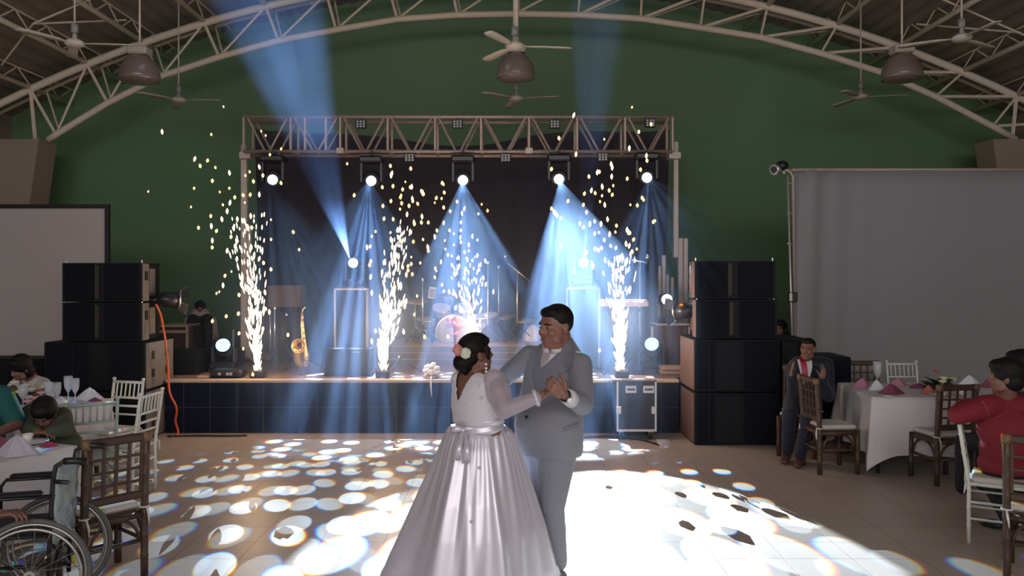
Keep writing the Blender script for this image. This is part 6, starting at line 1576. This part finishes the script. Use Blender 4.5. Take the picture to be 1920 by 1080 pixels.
for (px, py, d, prof, lab), nj in zip(PLUMES, N_J):
    rnd = random.Random(int(px)); mb = MB()
    o0 = at(px, py, d)
    for i in range(nj):
        q = rnd.random()**1.35*(len(prof)-1.001); k = int(q); t_ = q-k; a, b = prof[k], prof[k+1]
        cx, cyy, hw = [a[m_]+(b[m_]-a[m_])*t_ for m_ in range(3)]
        off = rnd.gauss(0, .5); off = max(-1, min(1, off)); off2 = max(-1, min(1, rnd.gauss(0, .5)))
        p = at(cx+off*hw, cyy+rnd.uniform(-14, 14), d); p.y += off2*hw*d/1500
        dirn = (p-o0)+V(off*.12, off2*.12, .25); h_ = q/(len(prof)-1)
        L = rnd.uniform(.09, .17)*(1-.55*h_); r_ = rnd.uniform(.009, .016)*(1.0-.35*h_)*d/10
        streak(mb, p, dirn, L, r_)
    for i in range(26):
        a, b = prof[0], prof[1]; t_ = rnd.random()*1.3; cx = a[0]+(b[0]-a[0])*t_; hw = a[2]+(b[2]-a[2])*t_
        p = at(cx+rnd.uniform(-.5, .5)*hw, a[1]+(b[1]-a[1])*t_, d); streak(mb, p, V(0, 0, 1), .16, .026*d/10)
    o = mb.build('spark_jet', HOT, fix=False); tag(o, lab, 'sparks', 'spark jets of the four fountains', 'stuff')
# separate glowing flecks drifting around and above the jets
def fleck(mat_, L, r, nm='spark'):
    mb = MB(); streak(mb, (0, 0, 0), (0.06, 0, 1), L, r); o = mb.build(nm, mat_, fix=False); return o
base = [fleck(EMB, .055, .019), fleck(EMB, .042, .015), fleck(WRM, .075, .017), fleck(EMB, .035, .012)]
used_ = [False]*4
def where(px, py, ax):
    side = 'left of' if px < ax-12 else ('right of' if px > ax+12 else 'over')
    band = ('above the truss chord' if py < 285 else 'level with the truss lamps' if py < 345 else 'just under the lamps' if py < 395
            else 'at the top of the spray' if py < 440 else 'high in the spray' if py < 490 else 'halfway up the spray' if py < 560 else 'level with the totems' if py < 610 else 'low by the stage edge')
    return band+', '+side
KW = ['round amber spark', 'small amber spark', 'long white-hot spark', 'tiny amber spark']
def put(px, py, d, kind, lab, grp, rz, tilt):
    o = base[kind]
    if used_[kind]: o = base[kind].copy(); C.objects.link(o)
    used_[kind] = True
    o.location = at(px, py, d); o.rotation_euler = (tilt, tilt*.5, rz); o['label'] = KW[kind]+' '+where(px, py, {'l': 470, 's': 745, 'b': 870, 'r': 1130}[lab[4] if 'behind' not in lab else 'b'])+' '+lab; o['category'] = 'spark'; o['group'] = grp
LOOSE = [
 ('the leftmost fountain', 'loose sparks of the leftmost fountain', 10.05,
  [(304, 247, 2), (396, 252, 1), (419, 200, 3), (365, 298, 2), (375, 311, 0), (389, 301, 0), (404, 314, 1), (430, 324, 2), (398, 339, 0), (364, 353, 1), (430, 353, 1), (278, 359, 3), (412, 360, 3), (486, 313, 2), (493, 329, 0), (475, 340, 0), (460, 329, 1), (468, 322, 1), (490, 246, 3), (498, 254, 3), (506, 290, 1), (527, 279, 1), (527, 343, 0), (456, 366, 0), (469, 365, 0), (486, 365, 2), (440, 370, 0), (418, 384, 1), (431, 380, 2), (426, 396, 2), (395, 405, 0), (372, 427, 0), (396, 424, 2), (406, 433, 0), (398, 451, 2), (416, 411, 2), (445, 411, 2), (457, 414, 0), (472, 427, 0), (470, 405, 2), (438, 428, 2), (398, 464, 0), (426, 470, 2), (441, 462, 2), (444, 486, 2), (422, 517, 0), (418, 535, 2), (406, 550, 1), (411, 547, 3), (448, 553, 0), (424, 593, 0), (398, 602, 0), (447, 588, 0), (508, 449, 1), (550, 435, 0), (561, 468, 1), (508, 505, 0), (494, 493, 0), (486, 485, 2), (471, 463, 2), (484, 463, 0), (497, 548, 2), (498, 579, 0), (456, 654, 1), (448, 625, 0), (493, 616, 0), (489, 661, 1), (508, 412, 3), (459, 380, 3), (433, 444, 0), (434, 509, 3), (358, 388, 3), (540, 628, 0), (474, 702, 0), (505, 585, 2)]),
 ('the second fountain', 'loose sparks of the second fountain', 10.05,
  [(651, 307, 1), (664, 366, 0), (732, 311, 0), (735, 325, 2), (733, 329, 2), (770, 316, 0), (717, 351, 0), (737, 349, 0), (755, 355, 0), (760, 341, 3), (772, 350, 2), (769, 351, 0), (792, 361, 2), (794, 364, 0), (790, 358, 0), (829, 343, 0), (832, 346, 1), (833, 361, 0), (752, 366, 1), (751, 370, 0), (773, 373, 2), (774, 377, 0), (718, 386, 0), (733, 377, 0), (753, 381, 0), (783, 382, 0), (767, 386, 0), (818, 371, 0), (828, 372, 1), (815, 380, 3), (832, 389, 0), (750, 392, 1), (763, 402, 2), (720, 410, 0), (737, 411, 0), (776, 417, 2), (791, 406, 2), (790, 417, 0), (803, 417, 0), (777, 420, 0), (746, 431, 2), (753, 440, 0), (747, 445, 0), (751, 452, 0), (769, 434, 2), (770, 436, 0), (775, 453, 0), (732, 436, 1), (793, 449, 1), (815, 444, 2), (802, 463, 2), (803, 470, 0), (819, 432, 0), (697, 443, 1), (704, 434, 1), (694, 462, 0), (688, 464, 2), (733, 449, 2), (736, 463, 2), (741, 476, 2), (747, 480, 2), (720, 492, 2), (735, 490, 2), (771, 482, 3), (765, 499, 0), (771, 495, 0), (788, 493, 1), (755, 500, 2), (695, 490, 0), (693, 497, 0), (695, 519, 2), (738, 512, 2), (762, 515, 2), (773, 514, 0), (765, 507, 0), (697, 549, 2), (718, 571, 0), (716, 576, 0), (757, 622, 2), (737, 633, 2), (796, 632, 0), (840, 631, 0), (704, 621, 0), (697, 640, 2), (710, 640, 2), (752, 539, 2), (759, 574, 2), (782, 555, 1)]),
 ('the fountain behind the bride', 'loose sparks of the third fountain', 11.6,
  [(857, 378, 0), (903, 383, 1), (914, 395, 0), (897, 401, 1), (871, 391, 2), (866, 400, 2), (844, 396, 0), (832, 418, 2), (864, 417, 0), (864, 432, 0), (843, 432, 0), (851, 438, 1), (863, 445, 2), (864, 454, 0), (886, 443, 2), (895, 450, 1), (879, 459, 2), (851, 459, 1), (834, 451, 1), (835, 467, 1), (871, 473, 0), (879, 470, 1), (840, 478, 0), (847, 480, 1), (858, 484, 0), (876, 487, 2), (886, 488, 0), (895, 479, 2), (910, 489, 2), (827, 491, 2), (848, 497, 1), (861, 499, 2), (873, 505, 2), (898, 506, 0), (816, 503, 0), (818, 508, 1), (815, 520, 0), (852, 514, 2), (856, 513, 0), (870, 522, 0), (880, 531, 2), (906, 521, 2), (911, 533, 2), (829, 534, 0), (842, 547, 2), (850, 551, 0), (862, 549, 2), (898, 545, 2), (925, 547, 2), (896, 569, 1), (911, 591, 0), (866, 560, 2), (854, 577, 2), (832, 546, 0), (777, 590, 0), (900, 610, 2), (803, 463, 1)]),
 ('the road-case fountain', 'loose sparks of the right fountain', 9.8,
  [(1076, 216, 2), (1185, 201, 3), (1048, 259, 0), (1133, 261, 3), (1198, 247, 0), (1221, 233, 0), (1180, 278, 2), (1080, 289, 2), (1212, 292, 2), (1213, 301, 0), (1034, 317, 0), (1146, 308, 2), (1148, 314, 2), (1120, 323, 2), (1124, 322, 0), (1104, 331, 0), (1147, 331, 2), (1201, 318, 0), (1176, 335, 0), (1129, 350, 2), (1109, 357, 2), (1116, 362, 0), (1096, 363, 0), (1142, 357, 0), (1148, 365, 0), (1150, 348, 1), (1129, 367, 1), (1065, 377, 0), (1094, 384, 0), (1134, 384, 2), (1125, 378, 1), (1100, 398, 0), (1204, 371, 0), (1207, 375, 1), (1195, 385, 0), (1182, 384, 3), (1034, 391, 0), (1042, 401, 2), (1039, 398, 2), (1044, 405, 0), (1052, 409, 1), (1087, 419, 0), (1094, 426, 0), (1106, 420, 2), (1115, 415, 0), (1127, 420, 2), (1139, 411, 2), (1156, 423, 0), (1115, 438, 0), (1123, 436, 1), (1143, 439, 2), (1154, 435, 1), (1176, 431, 2), (1178, 435, 2), (1181, 437, 0), (1174, 457, 2), (1180, 461, 2), (1188, 449, 0), (1185, 472, 0), (1194, 467, 1), (1133, 450, 0), (1145, 461, 0), (1155, 465, 0), (1122, 469, 0), (1128, 465, 0), (1116, 467, 0), (1225, 416, 0), (1228, 414, 1), (1051, 462, 0), (1100, 474, 0), (1112, 500, 2), (1110, 494, 2), (1077, 509, 1), (1175, 490, 2), (1082, 689, 0), (1124, 657, 0)])]
rnd = random.Random(77)
for lab, grp, d, pts in LOOSE:
    for (x_, y_, kd_) in pts: put(x_, y_, d+rnd.uniform(-.35, .35), kd_, lab, grp, rnd.uniform(0, 3), rnd.uniform(-.25, .25))
# light given off by the fountains
for (px, py, d, z) in ((480, 610, 9.9, 26), (735, 600, 9.9, 32), (882, 590, 11.6, 14), (1162, 590, 9.45, 30)):
    lamp('fountain_glow', 'POINT', at(px, py, d)-V(0, .1, 0), z, (1.0, 0.62, 0.36), shadow_soft_size=0.12)
# ------------------------------------------------------------------ haze over stage and dance floor: drifting, uneven smoke
hm = bpy.data.materials.new('haze'); hm.use_nodes = True; nt = hm.node_tree; nt.nodes.remove(nt.nodes['Principled BSDF'])
N = nt.nodes; L = nt.links
vs_ = N.new('ShaderNodeVolumeScatter'); vs_.inputs['Color'].default_value = (0.42, 0.62, 1.0, 1)
vs_.inputs['Anisotropy'].default_value = 0.25
tc = N.new('ShaderNodeTexCoord'); nz = N.new('ShaderNodeTexNoise'); nz.inputs['Scale'].default_value = 0.9; nz.inputs['Detail'].default_value = 3
L.new(tc.outputs['Object'], nz.inputs['Vector'])
mr = N.new('ShaderNodeMapRange'); mr.inputs['From Min'].default_value = 0.38; mr.inputs['From Max'].default_value = 0.66
mr.inputs['To Min'].default_value = 0.022; mr.inputs['To Max'].default_value = 0.066
L.new(nz.outputs['Fac'], mr.inputs['Value']); 
sx = N.new('ShaderNodeSeparateXYZ'); L.new(tc.outputs['Object'], sx.inputs[0])
ab = N.new('ShaderNodeMath'); ab.operation = 'ADD'; ab.inputs[1].default_value = 0.55; L.new(sx.outputs[0], ab.inputs[0])
ab2 = N.new('ShaderNodeMath'); ab2.operation = 'ABSOLUTE'; L.new(ab.outputs[0], ab2.inputs[0])
fx_ = N.new('ShaderNodeMapRange'); fx_.interpolation_type = 'SMOOTHSTEP'; fx_.inputs['From Min'].default_value = 1.9; fx_.inputs['From Max'].default_value = 2.9
fx_.inputs['To Min'].default_value = 1.0; fx_.inputs['To Max'].default_value = 0.08; L.new(ab2.outputs[0], fx_.inputs['Value'])
ml = N.new('ShaderNodeMath'); ml.operation = 'MULTIPLY'; L.new(mr.outputs[0], ml.inputs[0]); 
zu = N.new('ShaderNodeMapRange'); zu.interpolation_type = 'SMOOTHSTEP'; zu.inputs['From Min'].default_value = 3.3; zu.inputs['From Max'].default_value = 4.3; zu.inputs['To Max'].default_value = 0.9
L.new(sx.outputs[2], zu.inputs['Value']); mxm = N.new('ShaderNodeMath'); mxm.operation = 'MAXIMUM'
L.new(fx_.outputs[0], mxm.inputs[0]); L.new(zu.outputs[0], mxm.inputs[1]); L.new(mxm.outputs[0], ml.inputs[1])
zr = N.new('ShaderNodeValToRGB'); zd = N.new('ShaderNodeMath'); zd.operation = 'DIVIDE'; zd.inputs[1].default_value = 6.6
L.new(sx.outputs[2], zd.inputs[0]); L.new(zd.outputs[0], zr.inputs[0])     # smoke lies thick over the boards, thin under the truss, drifts again above it
cr = zr.color_ramp; cr.elements[0].position = 0.0; cr.elements[0].color = (1, 1, 1, 1); cr.elements[1].position = 1.0; cr.elements[1].color = (.18,)*3+(1,)
for z_, v_ in ((.9, 1.0), (1.5, .62), (2.0, .34), (2.45, .16), (2.75, .07), (2.95, .022), (3.5, .025), (3.95, .15)):
    e_ = cr.elements.new(z_/6.6); e_.color = (v_, v_, v_, 1)
m3 = N.new('ShaderNodeMath'); m3.operation = 'MULTIPLY'; L.new(ml.outputs[0], m3.inputs[0]); L.new(zr.outputs[0], m3.inputs[1])
yf = N.new('ShaderNodeMapRange'); yf.interpolation_type = 'SMOOTHSTEP'; yf.inputs['From Min'].default_value = 8.3; yf.inputs['From Max'].default_value = 9.1; yf.inputs['To Max'].default_value = 4.6
L.new(sx.outputs[1], yf.inputs['Value']); m4 = N.new('ShaderNodeMath'); m4.operation = 'MULTIPLY'; L.new(yf.outputs[0], m4.inputs[1]); L.new(m3.outputs[0], m4.inputs[0])
L.new(m4.outputs[0], vs_.inputs['Density'])
L.new(vs_.outputs[0], N['Material Output'].inputs['Volume'])
hz = MB().box((-4.6, 8.3, 0.02), (3.6, 13.1, 6.6)).build('stage_haze', hm)
tag(hz, 'thin blue haze drifting over the stage and its front edge', 'haze', kind='stuff')
